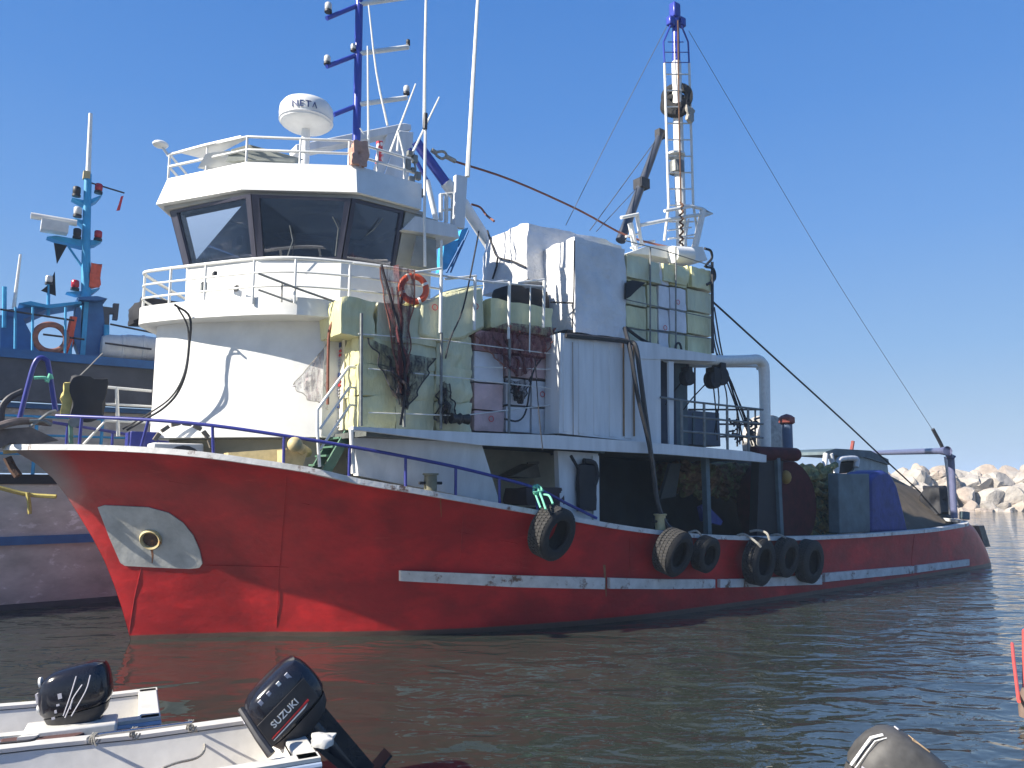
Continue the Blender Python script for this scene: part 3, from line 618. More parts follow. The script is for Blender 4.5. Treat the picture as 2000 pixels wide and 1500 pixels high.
# radar dome on its post
bd = B(2.85, .5, 9.24)
rd = G().tube([bd, B(2.85, .5, 11.0)], .1, 16).build('radar_post', 'white', boat)
c = B(2.85, .5, 10.95)
G().lathe(c, K, [(.1, -.05), (.48, .02), (.55, .08), (.58, .12), (.6, .3), (.585, .44), (.52, .54), (.36, .62), (.15, .65), (0.01, .655)], 36).build('radar_dome', 'white', rd)
G().lathe(c + K * .08, K, [(.56, .0), (.565, .03), (.6, .05), (.6, .07), (.55, .07)], 36, closed=True).build('dome_rim', 'whitedirty', rd)
d = (C0 - c); d.z = 0; d.normalize(); d = (Matrix.Rotation(R(-10), 3, 'Z') @ d)
ux = K.cross(d)
for i, ch in enumerate('NET'):
    dd = Matrix.Rotation(R(-15 + i * 14), 3, 'Z') @ d
    text(ch, 'dome_letter', 'decalblue', c + dd * .602 + K * .27, K.cross(dd), K, .21, rd, .003)
dd = Matrix.Rotation(R(26), 3, 'Z') @ d; uu = K.cross(dd); o_ = c + dd * .604 + K * .27
g = G(); g.tube([o_ - uu * .045 - K * .06, o_ + K * .07], .011, 5); g.tube([o_ + K * .07, o_ + uu * .045 - K * .06], .011, 5); g.build('dome_letter', 'decalblue', rd)

# radar arch (swept white beam with a raked leg)
g = G(); t_ = -1.2
g.prism([T(578, 282, t_), T(604, 277, t_), T(790, 240, t_), T(803, 243, t_), T(804, 253, t_), T(780, 258, t_), T(610, 293, t_), T(580, 297, t_)], N * -.5)
g.prism([T(757, 262, t_), T(781, 256, t_), T(742, 362, t_), T(724, 362, t_)], N * -.25)
g.prism([T(781, 254, t_ + .05), T(808, 258, t_ + .05), T(806, 300, t_ + .05), T(796, 362, t_ + .05), T(744, 362, t_ + .05)], N * -.05)
g.build('radar_arch', 'whitedirty', boat, bevel=.02)

# blue mast with cross trees, whips and lights
t_ = .2
bm_ = T(697, 300, t_); tp_ = T(703, -60, t_)
ms = G().tube([bm_ - K * 2, tp_], .1, 16, r1=.095).build('signal_mast', 'bluemast', boat)
def mpt(y): f = (y - 300) / (-360); return bm_.lerp(tp_, f)
for (y, xl, yl, xr, yr) in ((10, 638, 36, 800, -6), (106, 638, 130, 797, 92), (205, 652, 224, 794, 191)):
    p = T(700, y, t_)
    G().tube([T(xl, yl, t_), p], .055, 10).build('cross_tree', 'bluemast', ms)
    G().tube([p + N * .04, T(xr, yr, t_)], .06, 10).build('cross_tree', 'whiterail', ms)
def lamp(p, gl='lampglass', sc_=1, parent=None, base='darksteel'):
    l = G().lathe(p, K, [(.05 * sc_, 0), (.07 * sc_, .0), (.07 * sc_, .04 * sc_), (.04 * sc_, .05 * sc_)], 12).build('navigation_lamp', base, parent or ms)
    G().lathe(p + K * .05 * sc_, K, [(.05 * sc_, 0), (.065 * sc_, .02 * sc_), (.065 * sc_, .11 * sc_), (.05 * sc_, .13 * sc_)], 12).build('lamp_glass', gl, l)
for x, y, gl, k in ((641, 24, 'lampglass', 1.3), (639, 126, 'lampglass', 1.2), (690, 100, 'lampglass', 1), (797, 88, 'darksteel', .8), (794, 184, 'lampglass', 1.2)): lamp(T(x, y, t_), gl, k)
def whip(pts, r, t, m='whiterail', r1=None): return G().tube([T(x, y, t) for x, y in pts], r, 7, r1=r1 or r * .6, smooth=3 if len(pts) > 2 else 0).build('whip_antenna', m, boat)
whip([(720, 300), (718, 90)], .03, 1.0); whip([(757, 245), (735, 140), (720, 10)], .03, .8); whip([(761, 300), (812, 164)], .03, 1.4)
whip([(829, 250), (830, 120), (833, -40)], .04, 3.1, r1=.025); whip([(803, 305), (858, 190)], .03, 2.6); whip([(913, 345), (925, 140), (935, -30)], .055, 2.9, r1=.035)
whip([(776, 295), (779, 260)], .03, 1.6); whip([(777, 255), (788, 300), (792, 340)], .03, 2.6); whip([(703, 250), (711, 262)], .02, 1.0)
G().tube([T(830, 252, 3.12), T(831, 222, 3.12)], .05, 8).build('antenna_clamp', 'darksteel', boat)
g = G(); 
for k in range(9):
    x = 800 + math.sin(k * 2.1) * 9 + k * 2.2; y = 300 + k * 11; g.cbox(T(x, y, 2.75), A * .1, N * .1, K * (.1 + .06 * (k % 3)))
g.tube([T(802, 300, 2.7), T(812, 330, 2.8), T(808, 360, 2.75), T(817, 392, 2.8)], .02, 6, smooth=3); g.build('junction_boxes', 'greysteel', boat)

# crane boom: blue outer arm, white knuckle, lower arm
g = G(); g.tube([T(812, 276, .6), T(872, 359, .6)], .13, 12); cr_ = g.build('crane_arm', 'bluemast', boat)
G().tube([T(870, 356, .6), T(905, 400, .6)], .16, 12).build('arm_knuckle', 'white', cr_)
G().tube([T(904, 396, .6), T(962, 488, .6)], .15, 12).build('lower_arm', 'white', cr_)
G().tube([T(834, 352, .7), T(852, 430, .7)], .07, 10).build('hydraulic_ram', 'white', cr_)
G().tube([T(800, 290, .5), T(838, 360, .5)], .05, 10).build('hydraulic_ram', 'bluemast', cr_)

# ------------------------------------------------------------------ side plating and upper deck
TP = 4.15
def P4(x, y): return T(x, y, TP)
# flared white bulwark panel: follows the gunwale at its foot, the upper deck edge at its head
pb = [(700, 925), (760, 937), (820, 948), (880, 960), (940, 972), (977, 980)]; pt_ = [(690, 834), (735, 839), (780, 846), (835, 853), (888, 861), (941, 868)]
rows = [[], []]
for (x0, y0), (x1, y1) in zip(pb, pt_):
    b = cappt(x0); rows[0].append(T(x0, y0 + 4, b[3] - .42)); rows[1].append(T(x1, y1, min(b[3] - .3, TP - .2)))
mid = [rows[0][i].lerp(rows[1][i], .5) for i in range(6)]
g = G(); g.grid([rows[0], mid, rows[1]], thick=N * -.22); g.build('side_bulwark', 'whitedirty', boat)
# deck edge band from the panel to the stern of the upper deck
g = G(); g.prism([P4(690, 833), P4(936, 845), P4(1085, 850), P4(1290, 866), P4(1465, 882), P4(1497, 889), P4(1497, 903), P4(1300, 887), P4(1090, 877), P4(936, 869), P4(690, 839)], N * -.12); g.build('upper_deck_edge', 'whitedirty', boat)
s0, _, z0 = loc(P4(690, 836)); s1, _, z1 = loc(P4(1497, 897))
g = G(); g.prism([B(s0 + .3, -4.1, z0 - .12), B(s0 + .3, TP - .12, z0 - .12), B(s1, TP - .12, z1 - .02), B(s1, -4.1, z1 - .02)], K * .1); g.build('upper_deck', 'deck', boat)
# inner structures under the upper deck
sA = loc(P4(1085, 880))[0]
G().prism([T(1090, 880, 3.8), T(1168, 886, 3.8), T(1170, 1030, 3.8), T(1095, 1012, 3.8)], N * -.15).build('engine_casing', 'whitedirty', boat)
G().prism([T(1158, 890, 3.86), T(1170, 890, 3.86), T(1171, 1030, 3.86), T(1160, 1030, 3.86)], N * -.1).build('casing_post', 'whitedirty', boat)
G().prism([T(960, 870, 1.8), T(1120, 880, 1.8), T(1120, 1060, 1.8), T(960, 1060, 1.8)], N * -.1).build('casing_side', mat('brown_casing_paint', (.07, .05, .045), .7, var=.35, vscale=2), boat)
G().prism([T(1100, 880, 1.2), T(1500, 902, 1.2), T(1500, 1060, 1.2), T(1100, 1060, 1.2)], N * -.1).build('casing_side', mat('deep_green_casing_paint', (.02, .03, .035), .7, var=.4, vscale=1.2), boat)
for s_ in (8.5, 11, 13.5): G().stz(s_, s_ + .12, -4, 4, z0 - .3, z0 - .13).build('deck_beam', 'teal', boat)
for s_ in (12.2, 15.2): G().stz(s_, s_ + .14, 3.7, 3.85, .7, 3.75).build('deck_pillar', 'teal', boat)
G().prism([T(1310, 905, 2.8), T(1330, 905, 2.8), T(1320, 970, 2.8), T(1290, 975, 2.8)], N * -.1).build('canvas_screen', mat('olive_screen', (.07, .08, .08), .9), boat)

# container-like wall on the upper deck
def wallpanel(pts, t, m, dep=-.08, name='wall_panel', parent=boat): return G().prism([T(x, y, t) for x, y in pts], N * dep).build(name, m, parent)
cas = wallpanel([(1095, 650), (1290, 682), (1291, 868), (1092, 846)], 3.95, 'whitedirty', -.5, 'deck_store')
for i in range(5):      # pressed vertical ribs
    f0, f1 = (i + .15) / 5, (i + .6) / 5
    a0, a1 = 1095 + 150 * f0, 1095 + 150 * f1
    def yt(x): return 650 + (x - 1095) * 32 / 195
    def yb(x): return 846 + (x - 1092) * 22 / 199
    G().prism([T(a0, yt(a0) + 4, 3.95), T(a1, yt(a1) + 4, 3.95), T(a1, yb(a1) - 4, 3.95), T(a0, yb(a0) - 4, 3.95)], N * .012).build('pressed_rib', 'whitedirty', cas, bevel=.008)
st = mat('rust_run', (.30, .17, .07), .8, var=.3, vscale=6)
for x0, x1, m_ in ((1216, 1219, st), (1236, 1239, st), (1118, 1119, st)):
    G().prism([T(x0, 668, 3.975), T(x1, 668, 3.975), T(x1 + 1, 852, 3.975), T(x0 + 1, 852, 3.975)], N * .004).build('rust_run', m_, cas)
# frame around the after opening
wallpanel([(1240, 665), (1290, 672), (1290, 702), (1240, 700)], 3.97, 'whitedirty', -.06, 'door_frame'); 
wallpanel([(1290, 676), (1400, 694), (1400, 706), (1290, 701)], 3.97, 'whitedirty', -.3, 'door_frame')
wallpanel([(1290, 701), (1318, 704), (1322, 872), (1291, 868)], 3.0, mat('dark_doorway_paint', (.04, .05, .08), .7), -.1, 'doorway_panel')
wallpanel([(1318, 704), (1342, 706), (1344, 875), (1322, 872)], 3.0, 'teal', -.1, 'doorway_panel')
wallpanel([(1308, 868), (1316, 868), (1316, 706), (1306, 706)], 3.9, 'whitedirty', -.06, 'door_post')
# after deck rail
r_ = G()
for pts in ([(1290, 776), (1345, 784), (1490, 800)], [(1330, 812), (1490, 828)], [(1330, 842), (1490, 855)]): r_.tube([T(x, y, 4.0) for x, y in pts], .028, 8)
r_ = r_.build('after_rail', 'greysteel', boat)
for x in (1331, 1375, 1420, 1461): G().tube([T(x, 784 + (x - 1345) * .11, 4.0), T(x + 1, 872 + (x - 1331) * .07, 4.0)], .035, 8).build('post', 'greysteel', r_)
r2 = G()
for y0, y1 in ((800, 800), (828, 829), (853, 853)): r2.tube([T(1345, y0, 1.5), T(1488, y1, 1.5)], .03, 8)
r2 = r2.build('inner_rail', 'darksteel', boat)
for x in (1357, 1400, 1440, 1475): G().tube([T(x, 706 if x < 1360 else 800, 1.5), T(x, 872, 1.5)], .03, 8).build('post', 'darksteel', r2)
# big bent pipe frame
g = G(); g.tube([T(1300, 697, 3.6), T(1400, 704, 3.6), T(1460, 703, 3.6), T(1478, 702, 3.6), T(1488, 708, 3.6), T(1493, 720, 3.6), T(1494, 760, 3.6), T(1496, 880, 3.6)], .14, 16, smooth=4); g.build('pipe_frame', 'whiterail', boat)
g = G(); g.tube([T(1345, 714, 3.1), T(1470, 714, 3.1), T(1482, 718, 3.1), T(1486, 732, 3.1), T(1489, 870, 3.1)], .06, 10, smooth=4); g.build('pipe_frame', 'whiterail', boat)
# machinery box behind the rail
G().prism([T(1330, 800, 2.8), T(1405, 806, 2.8), T(1408, 872, 2.8), T(1332, 868, 2.8)], N * -1.0).build('net_bin', mat('slate_bin_paint', (.09, .12, .17), .6, var=.2), boat, bevel=.02)
for x in (1352, 1376): G().prism([T(x, 806, 2.81), T(x + 4, 806, 2.81), T(x + 4, 868, 2.81), T(x, 868, 2.81)], N * .03).build('bin_rib', 'teal', boat)
# snatch blocks hanging from the pipe
def block(x, y, k, t=3.6):
    b = G(); c = T(x, y, t); b.lathe(c, N, [(.03, -.09 * k), (.16 * k, -.09 * k), (.17 * k, -.03 * k), (.11 * k, 0), (.17 * k, .03 * k), (.16 * k, .09 * k), (.03, .09 * k)], 16)
    b.cbox(c + K * .08 * k, A * .14 * k, N * .2 * k, K * .3 * k); b.tube([c + K * .2 * k, T(x + 1, 712, t)], .03, 6); return b.build('snatch_block', 'black', boat)
block(1392, 742, 1.4); block(1405, 735, 1.5); block(1342, 738, 1.2)
g = G()
for pts in ([(1408, 700), (1420, 730), (1440, 790), (1470, 870)], [(1400, 690), (1430, 750), (1462, 840), (1480, 875)], [(1392, 620), (1405, 690), (1450, 800), (1476, 870)], [(1395, 600), (1412, 700), (1440, 800), (1445, 868)], [(1390, 640), (1402, 700), (1436, 790), (1452, 866)]): g.tube([T(x, y, 2.4) for x, y in pts], .022, 6, smooth=3)
g.build('running_rigging', 'ropedark', boat)
g = G()
for pts in ([(1393, 752), (1398, 800), (1401, 860)], [(1402, 752), (1404, 790), (1395, 850)], [(1412, 740), (1420, 780), (1418, 850), (1422, 866)], [(1380, 748), (1352, 778), (1335, 800)], [(1335, 742), (1312, 770), (1300, 790)]): g.tube([T(x, y, 3.3) for x, y in pts], .018, 6, smooth=3)
g.build('running_rigging', 'ropedark', boat)
g = G()
for k in range(16):
    x = 1425 + (k * 37 % 60); y = 822 + (k * 23 % 45); a = k * 1.3
    g.tube([T(x, y, 2.0), T(x + 12 * math.cos(a), y + 8 * math.sin(a), 2.0), T(x + 16 * math.cos(a + 1), y + 12 * math.sin(a + 1), 2.1)], .03, 6, smooth=3)
g.build('valve_pipes', 'darksteel', boat)
g = G(); g.lathe(T(1497, 866, .6), N, [(.75, -.35), (.95, -.3), (1.0, 0), (.95, .3), (.75, .35)], 28); g.build('net_winch', mat('dull_white_winch', (.5, .47, .42), .6, var=.35, vscale=5, rust=.3), boat)
# red oxide gear at the break of the deck
G().tube([T(1470, 885, 3.7), T(1555, 888, 3.7)], .19, 18).build('boom_rest', 'maroon', boat, bevel=.03)
ex = G().tube([T(1539, 885, 2.8), T(1537, 826, 2.8)], .155, 18).build('exhaust_pipe', mat('slate_pipe_paint', (.1, .15, .24), .5, var=.2), boat)
G().lathe(T(1537, 829, 2.8), K, [(.17, 0), (.25, .05), (.25, .2), (.16, .27), (.02, .32)], 8).build('exhaust_cap', 'redcap', ex)
G().lathe(T(1520, 985, 3.0), N, [(.3, -.5), (1.25, -.5), (1.3, -.4), (1.3, .35), (1.22, .45), (.3, .45)], 36).build('net_drum', 'maroon', boat)
G().prism([T(1483, 900, 3.75), T(1530, 900, 3.75), T(1520, 1048, 3.75), T(1478, 1048, 3.75)], N * -.25).build('drum_stand', 'black', boat)
# after deck: grey box, stern frame
G().prism([T(1638, 925, 4.0), T(1698, 925, 4.0), T(1700, 1040, 4.0), T(1640, 1043, 4.0)], N * -.35).build('ice_locker', 'teal', boat, bevel=.03)
st1, st2 = T(1864, 1012, 3.9), T(1855, 884, 3.9)
g = G(); g.tube([st1, T(1858, 905, 3.9), T(1856, 893, 3.9), T(1848, 883, 3.9), T(1835, 881, 3.9), T(1700, 885, -2.6)], .11, 14, smooth=4)
sf = g.build('stern_frame', mat('slate_violet_paint', (.13, .14, .24), .35, var=.2, vscale=6), boat)
G().tube([T(1858, 1005, 3.3), T(1853, 930, 3.3), T(1848, 892, 3.3)], .08, 12).build('frame_brace', 'gunwale', sf)
G().tube([T(1884, 1014, 3.9), T(1884, 1000, 3.9)], .16, 14).build('mooring_bitt', 'teal', boat)
G().prism([T(1770, 972, 1.5), T(1860, 1012, 3.0), T(1860, 1030, 3.0), T(1770, 1035, 1.5)], N * -.3).build('stern_ramp', 'teal', boat)
G().prism([B(28.3, 2.6, .55), B(28.3, 3.6, .55), B(27.9, 3.6, 1.35), B(27.9, 2.6, 1.35)], A * .45).build('rudder_guard', 'wood', boat)
# bollards on the gunwale
def bollard(x, y, h, m, ear=True):
    b = cappt(x) if x < 1200 else None
    base = b[1] if b else T(x, y, 4.35)
    q = G(); q.lathe(base, K, [(.12, -.05), (.12, h - .04), (.15, h - .03), (.15, h), (.02, h)], 18); q = q.build('bollard', m, boat)
    G().tube([base - A * .24 + K * h * .45, base + A * .24 + K * h * .45], .028, 8).build('bollard_pin', 'black', q)
bollard(839, 950, .33, mat('olive_bollard_paint', (.2, .19, .12), .5, var=.3, vscale=9)); bollard(1290, 1030, .3, 'ochre')

# boat ladder down to the foredeck (green) with white handrails
ld = G()
for t0 in (2.3, 2.9):
    ld.prism([B(2.95, t0, 3.95), B(3.15, t0, 3.95), B(2.6, t0, 2.98), B(2.4, t0, 2.98)], N * .06)
ld = ld.build('foredeck_ladder', 'green', boat)
for k in range(5):
    f = (k + .5) / 5; G().cbox(B(3.02 - .6 * f, 2.62, 3.9 - .85 * f), A * .22, N * .56, K * .035).build('tread', 'green', ld)
g = G(); tt = 3.25
g.tube([T(624, 912, tt), T(620, 840, tt), T(620, 800, tt), T(640, 772, tt), T(681, 717, tt), T(706, 717, tt), T(740, 721, tt)], .03, 8)
g.tube([T(625, 838, tt), T(682, 757, tt), T(700, 757, tt), T(716, 759, tt)], .024, 8); g.tube([T(625, 878, tt), T(684, 791, tt), T(716, 793, tt)], .024, 8); g.tube([T(704, 718, tt), T(700, 830, tt)], .035, 8)
g.build('ladder_handrail', 'whiterail', boat)
G().tube([T(690, 925, 3.5), T(686, 836, 3.5)], .045, 8).build('stanchion', 'whiterail', boat)
# side deck stanchions and guard wires outside the foam boxes
sr = G(); TW = 3.62
sr.tube([T(690, 514, 3.2), T(775, 523, 3.4), T(862, 538, TW), T(940, 549, TW), T(1063, 560, TW)], .02, 7)
sr = sr.build('guard_rail', 'whiterail', boat)
for x0, x1, y0, y1 in ((1010, 1063, 552, 546), (960, 990, 552, 548), (806, 862, 533, 524), (870, 930, 545, 539)): G().tube([T(x0, y0, TW), T(x1, y1, TW - .2)], .026, 7).build('rail_stub', 'whiterail', sr)
for pts in ([(700, 652), (860, 664), (1085, 692)], [(925, 716), (1085, 722)], [(720, 720), (900, 738), (1085, 760)], [(720, 806), (900, 812), (1085, 790)]): G().tube([T(x, y, TW) for x, y in pts], .012, 6).build('guard_wire', 'whiterail', sr)
for x, y0, y1 in ((862, 528, 650), (928, 542, 645), (995, 550, 662), (1063, 548, 640), (1036, 560, 690)): G().tube([T(x, y0, TW), T(x - 2, y1, TW)], .034 if x != 1036 else .015, 8).build('post', 'whiterail', sr)
for x, y0, y1 in ((706, 612, 832), (862, 650, 838), (995, 660, 846), (1087, 650, 850), (790, 720, 834)): G().tube([T(x, y0, TW), T(x - 1, y1, TW)], .03, 8).build('post', 'greysteel', sr)
# after guard wires
ar = G().tube([T(x, y, 3.72) for x, y in [(1222, 470), (1300, 490), (1392, 520)]], .014, 6).build('guard_rail', 'greysteel', boat)
for pts in ([(1222, 585), (1392, 622)], [(1222, 640), (1392, 662)]): G().tube([T(x, y, 3.72) for x, y in pts], .014, 6).build('guard_wire', 'greysteel', ar)
for x in (1270, 1320): G().tube([T(x, 482, 3.72), T(x, 680, 3.72)], .022, 8).build('post', 'greysteel', ar)
G().tube([T(1391, 512, 3.72), T(1392, 690, 3.72)], .04, 8).build('post', 'darksteel', ar)
g = G(); g.tube([T(1376, 485, 3.7), T(1388, 490, 3.7), T(1390, 505, 3.7), T(1378, 520, 3.7), T(1393, 525, 3.7), T(1396, 545, 3.7), T(1380, 556, 3.7)], .035, 7, smooth=4); g.build('coiled_cable', 'hose', boat)

# tall after mast with ladder cage
t_ = 1.5
b0, b1, b2 = T(1331, 480, t_), T(1321, 122, t_), T(1319, 12, t_)
am = G().tube([b0 - K * 4, b1], .17, 20, r1=.15).build('after_mast', 'whiterail', boat)
G().tube([b1, b2], .13, 16, r1=.1).build('mast_top', 'bluemast', am)
for dx, w_ in ((-24, 0), (24, 1)):
    pts = [T(1331 + dx * 1.15 - (6 if not w_ else -6), 470, t_ + .15), T(1330 + dx, 400, t_ + .15), T(1322 + dx, 124, t_ + .15)]
    G().tube(pts, .04, 8).build('ladder_stile', 'whiterail', am)
    G().tube([pts[-1], T(1320 + dx, 82, t_ + .15), T(1320 + dx * .45, 50, t_ + .15)], .028, 8).build('ladder_stile', 'bluemast', am)
for k in range(11):
    y = 145 + k * 32; x = 1322 + (y - 124) * .027
    G().tube([T(x - 24, y, t_ + .15), T(x + 24, y, t_ + .15)], .024, 6).build('ladder_rung', 'whiterail', am)
for k in range(3): y = 62 + k * 20; hw = 24 if k else 15; G().tube([T(1320 - hw, y + 20, t_ + .15), T(1320 + hw, y + 20, t_ + .15)], .016, 6).build('ladder_rung', 'bluemast', am)
G().tube([T(1324, 40, t_ + .25), T(1326, 200, t_ + .3), T(1330, 400, t_ + .3)], .025, 6).build('halyard', 'rust', am)
g = G()
for k in range(7): g.tube([T(1328 + 3 * math.sin(k * 2), 395 + k * 13, t_ + .3), T(1334, 401 + k * 13, t_ + .4), T(1327, 408 + k * 13, t_ + .3)], .03, 6, smooth=3)
g.build('chain_fall', 'rust', am)
g = G(); g.cbox(T(1318, 22, t_), A * .3, N * .25, K * .5); g.cbox(T(1310, 42, t_), A * .25, N * .2, K * .3); g.cbox(T(1331, 44, t_), A * .25, N * .2, K * .3); g.build('sheave_head', 'bluemast', am, bevel=.04)
G().lathe(T(1319, 305, t_), K, [(.22, 0), (.3, 0), (.3, .06), (.22, .06)], 16).build('mast_collar', 'whiterail', am)
G().lathe(T(1322, 338, t_), K, [(.18, 0), (.23, 0), (.23, .35), (.18, .35)], 16).build('mast_collar', 'greysteel', am)
# working platform and its hooped rails
q = G()
for pts, r in (([(1213, 425), (1244, 419), (1250, 460), (1254, 478)], .05), ([(1250, 440), (1300, 430), (1340, 423), (1386, 417)], .055), ([(1298, 412), (1350, 403), (1372, 408), (1388, 417), (1370, 423)], .05), ([(1222, 462), (1250, 456)], .03), ([(1305, 450), (1350, 444)], .025), ([(1305, 467), (1357, 458)], .025), ([(1258, 473), (1278, 471)], .04), ([(1232, 484), (1258, 478)], .03)): q.tube([T(x, y, t_ + .3) for x, y in pts], r, 8)
q.tube([T(1231, 436, t_ + .3), T(1236, 460, t_ + .3), T(1241, 488, t_ + .3)], .08, 8); q.tube([T(1373, 412, t_ + .3), T(1357, 484, t_ + .3)], .1, 8)
q.tube([T(1345, 428, t_ + .3), T(1336, 482, t_ + .3)], .035, 8)
q.build('platform_rail', 'whiterail', boat)
g = G(); g.prism([T(1228, 494, 2.4), T(1265, 480, 2.4), T(1300, 480, 2.4), T(1372, 482, 2.4), T(1382, 508, 2.4), T(1340, 512, 2.4), T(1270, 498, 2.4)], N * -.9); g.build('mast_platform', 'white', boat)
G().tube([T(1313, 497, 2.55), T(1346, 499, 2.55)], .24, 18).build('air_receiver', 'white', boat)
# dark topping boom
g = G(); g.tube([T(1212, 470, 1.2), T(1290, 262, 1.2)], .15, 12, r1=.11); bo = g.build('cargo_boom', mat('slate_boom_paint', (.055, .065, .09), .4, var=.25), boat)
G().cbox(T(1290, 262, 1.2), A * .3, N * .2, K * .25).build('boom_head', 'darksteel', bo); G().cbox(T(1253, 360, 1.2), A * .35, N * .35, K * .3).build('boom_band', 'darksteel', bo)

# standing rigging: single lines, one thing each
def line(name, m, pts, r, label, cat='rope', smooth=4, group=None):
    return G().tube([p for p in pts], r, 6, smooth=smooth if len(pts) > 2 else 0).build(name, m, None, label, cat, group)
line('stay_wire', 'wire', [T(1302, 52, 1.5), T(1200, 250, 1.3), T(1105, 440, 1.0)], .011, 'thin pale stay wire from the tall ladder mast head down toward the tarped bundle', 'wire')
line('stay_wire', 'wire', [T(1288, 264, 1.2), T(1152, 450, 1.4)], .014, 'thin wire from the head of the dark slanted boom', 'wire')
line('stay_wire', 'wire', [T(1252, 358, 1.2), T(1165, 452, 1.4)], .012, 'thin wire from the middle band of the dark slanted boom', 'wire')
line('backstay', 'ropedark', [T(1393, 590, 3.6), T(1505, 692, 3.6), T(1640, 815, 3.0), T(1720, 890, 2.4), T(1798, 962, 2.0)], .028, 'dark tarred backstay running from the after box stack down to the stern', 'wire')
line('backstay', 'wire', [T(1345, 60, 1.5), T(1480, 290, 2.2), T(1640, 558, 3.0), T(1825, 845, 3.8)], .008, 'hair thin stay descending through open sky to the stern frame corner', 'wire', smooth=4)
line('stay_tackle', 'ropedark', [T(1822, 838, 3.85), T(1838, 868, 3.9), T(1842, 880, 3.9)], .06, 'short thick lashing on top of the stern frame corner', 'rope')
line('tow_rope', 'ropered', [T(888, 315, .6), T(1000, 352, .8), T(1130, 410, 1.0), T(1228, 462, 1.6), T(1330, 488, 2.4)], .03, 'long faded red rope stretched from the blue crane arm to the after mast platform')
g = G(); g.tube([T(852, 297, .6), T(866, 296, .6), T(872, 304, .6), T(864, 310, .6), T(853, 304, .6), T(852, 297, .6)], .035, 7, smooth=3); g.tube([T(870, 305, .6), T(889, 315, .6)], .06, 8); g.tube([T(843, 293, .6), T(852, 299, .6)], .06, 8)
g.build('shackle', 'rope', None, 'pale steel thimble and shackle at the upper end of the red rope', 'shackle')
line('lashing_rope', 'ropered', [T(921, 399, .6), T(938, 405, .6), T(950, 420, .6), T(965, 432, 1.2)], .03, 'short frayed brownish rope from the crane lower arm to the pale tarpaulin')

# ------------------------------------------------------------------ cargo on deck: foam fish boxes in film
FG = 'foam fish boxes stacked along the port side deck'
def foam(x0, x1, y0, y1, t, dep, m, label, n=9, amp=.055, slope=.13, seed=None, cat='foam box', group=FG, name='foam_box', sag=0, rnd=.05, y1r=None):
    """a box whose port face spans px x0..x1 and y0..y1 (at its left edge) on the plane t"""
    a, b = T(x0, y0, t), T(x0, y1, t); c = T(x1, y0 + (x1 - x0) * slope, t)
    s0, _, zt = loc(a); _, _, zb = loc(b); s1 = loc(c)[0]
    seed = seed if seed is not None else random.random() * 50
    return G().lump(B(s0 + .01, t - dep, zb + .01), A * (s1 - s0 - .02), N * dep, K * (zt - zb - .02), n, amp, rnd, seed, 2.2, sag).build(name, m, None, label, cat, group)
# forward stack beside the white house wall, printed box first
a = S(640, 650, 2.95); 
def fbox(t0, t1, s0, s1, z0, z1, m, label, seed, amp=.03, rnd=.05):
    return G().lump(B(s0, t0, z0), A * (s1 - s0), N * (t1 - t0), K * (z1 - z0), 9, amp * 1.5, rnd, seed, 2.6).build('foam_box', m, None, label, 'foam box', FG)
zs = [3.97, 4.58, 5.17, 5.76]
t64 = loc(S(641, 740, 2.95))[1]; t70 = loc(S(672, 740, 2.95))[1]; t74 = 3.42
names = ['bottom', 'middle', 'top']
prn = mat('printed_box_white', (.66, .63, .5), .5, var=.08)
for k in range(3):
    b = fbox(t64, t70 - .02, 2.95, 4.0, zs[k], zs[k + 1], prn, 'white printed foam box by the white wall, %s of its column' % names[k], k + 3, .01, .02)
    cpt = B(2.93, (t64 + t70) / 2 + .02, (zs[k] + zs[k + 1]) / 2)
    wd = t70 - t64
    for j, (hh, m_) in enumerate(((.17, 'decalblue'), (.05, 'decalred'), (-.03, 'decalred'), (-.12, 'decalgrey'), (-.18, 'decalgrey'), (-.24, 'decalgrey'))):
        if k == 0 and j in (1, 2): continue
        if j == 0:
            for q_ in range(4): G().cbox(cpt + K * hh + N * wd * (-.28 + .17 * q_), A * .012, N * wd * .11, K * (.09 if q_ % 2 else .075)).build('printed_mark', m_, b)
        else: G().cbox(cpt + K * hh, A * .012, N * wd * (.62 if j < 3 else .55), K * (.05 if j < 3 else .022)).build('printed_mark', m_, b)
for k in range(3):
    fbox(t70, 3.42, 2.98, 3.75, zs[k], zs[k + 1] + .01, 'foam_y', 'yellow wrapped foam box on the sunlit corner behind the ladder, %s of its column' % names[k], k + 11, .05)
    fbox(2.5, 3.4, 3.77, 4.62, zs[k], zs[k + 1] + .01, 'foam_g', 'greenish wrapped foam box in the second column from the ladder, %s one' % names[k], k + 21, .04)
    fbox(2.5, 3.42, 4.64, 5.48, zs[k], zs[k + 1] + .1 * k, 'foam_g', 'crumpled green foam box in the third column from the ladder, %s one' % names[k], k + 31, .07, .1)
foam(667, 735, 578, 652, 3.5, 1.0, 'foam_y', 'big yellow film bundle at the lit top corner of the forward foam stack', amp=.08, seed=3)
foam(737, 852, 588, 664, 3.45, .9, 'foam_g', 'long dull green film bundle on top of the stack under the red lifebuoy', amp=.05, seed=5)
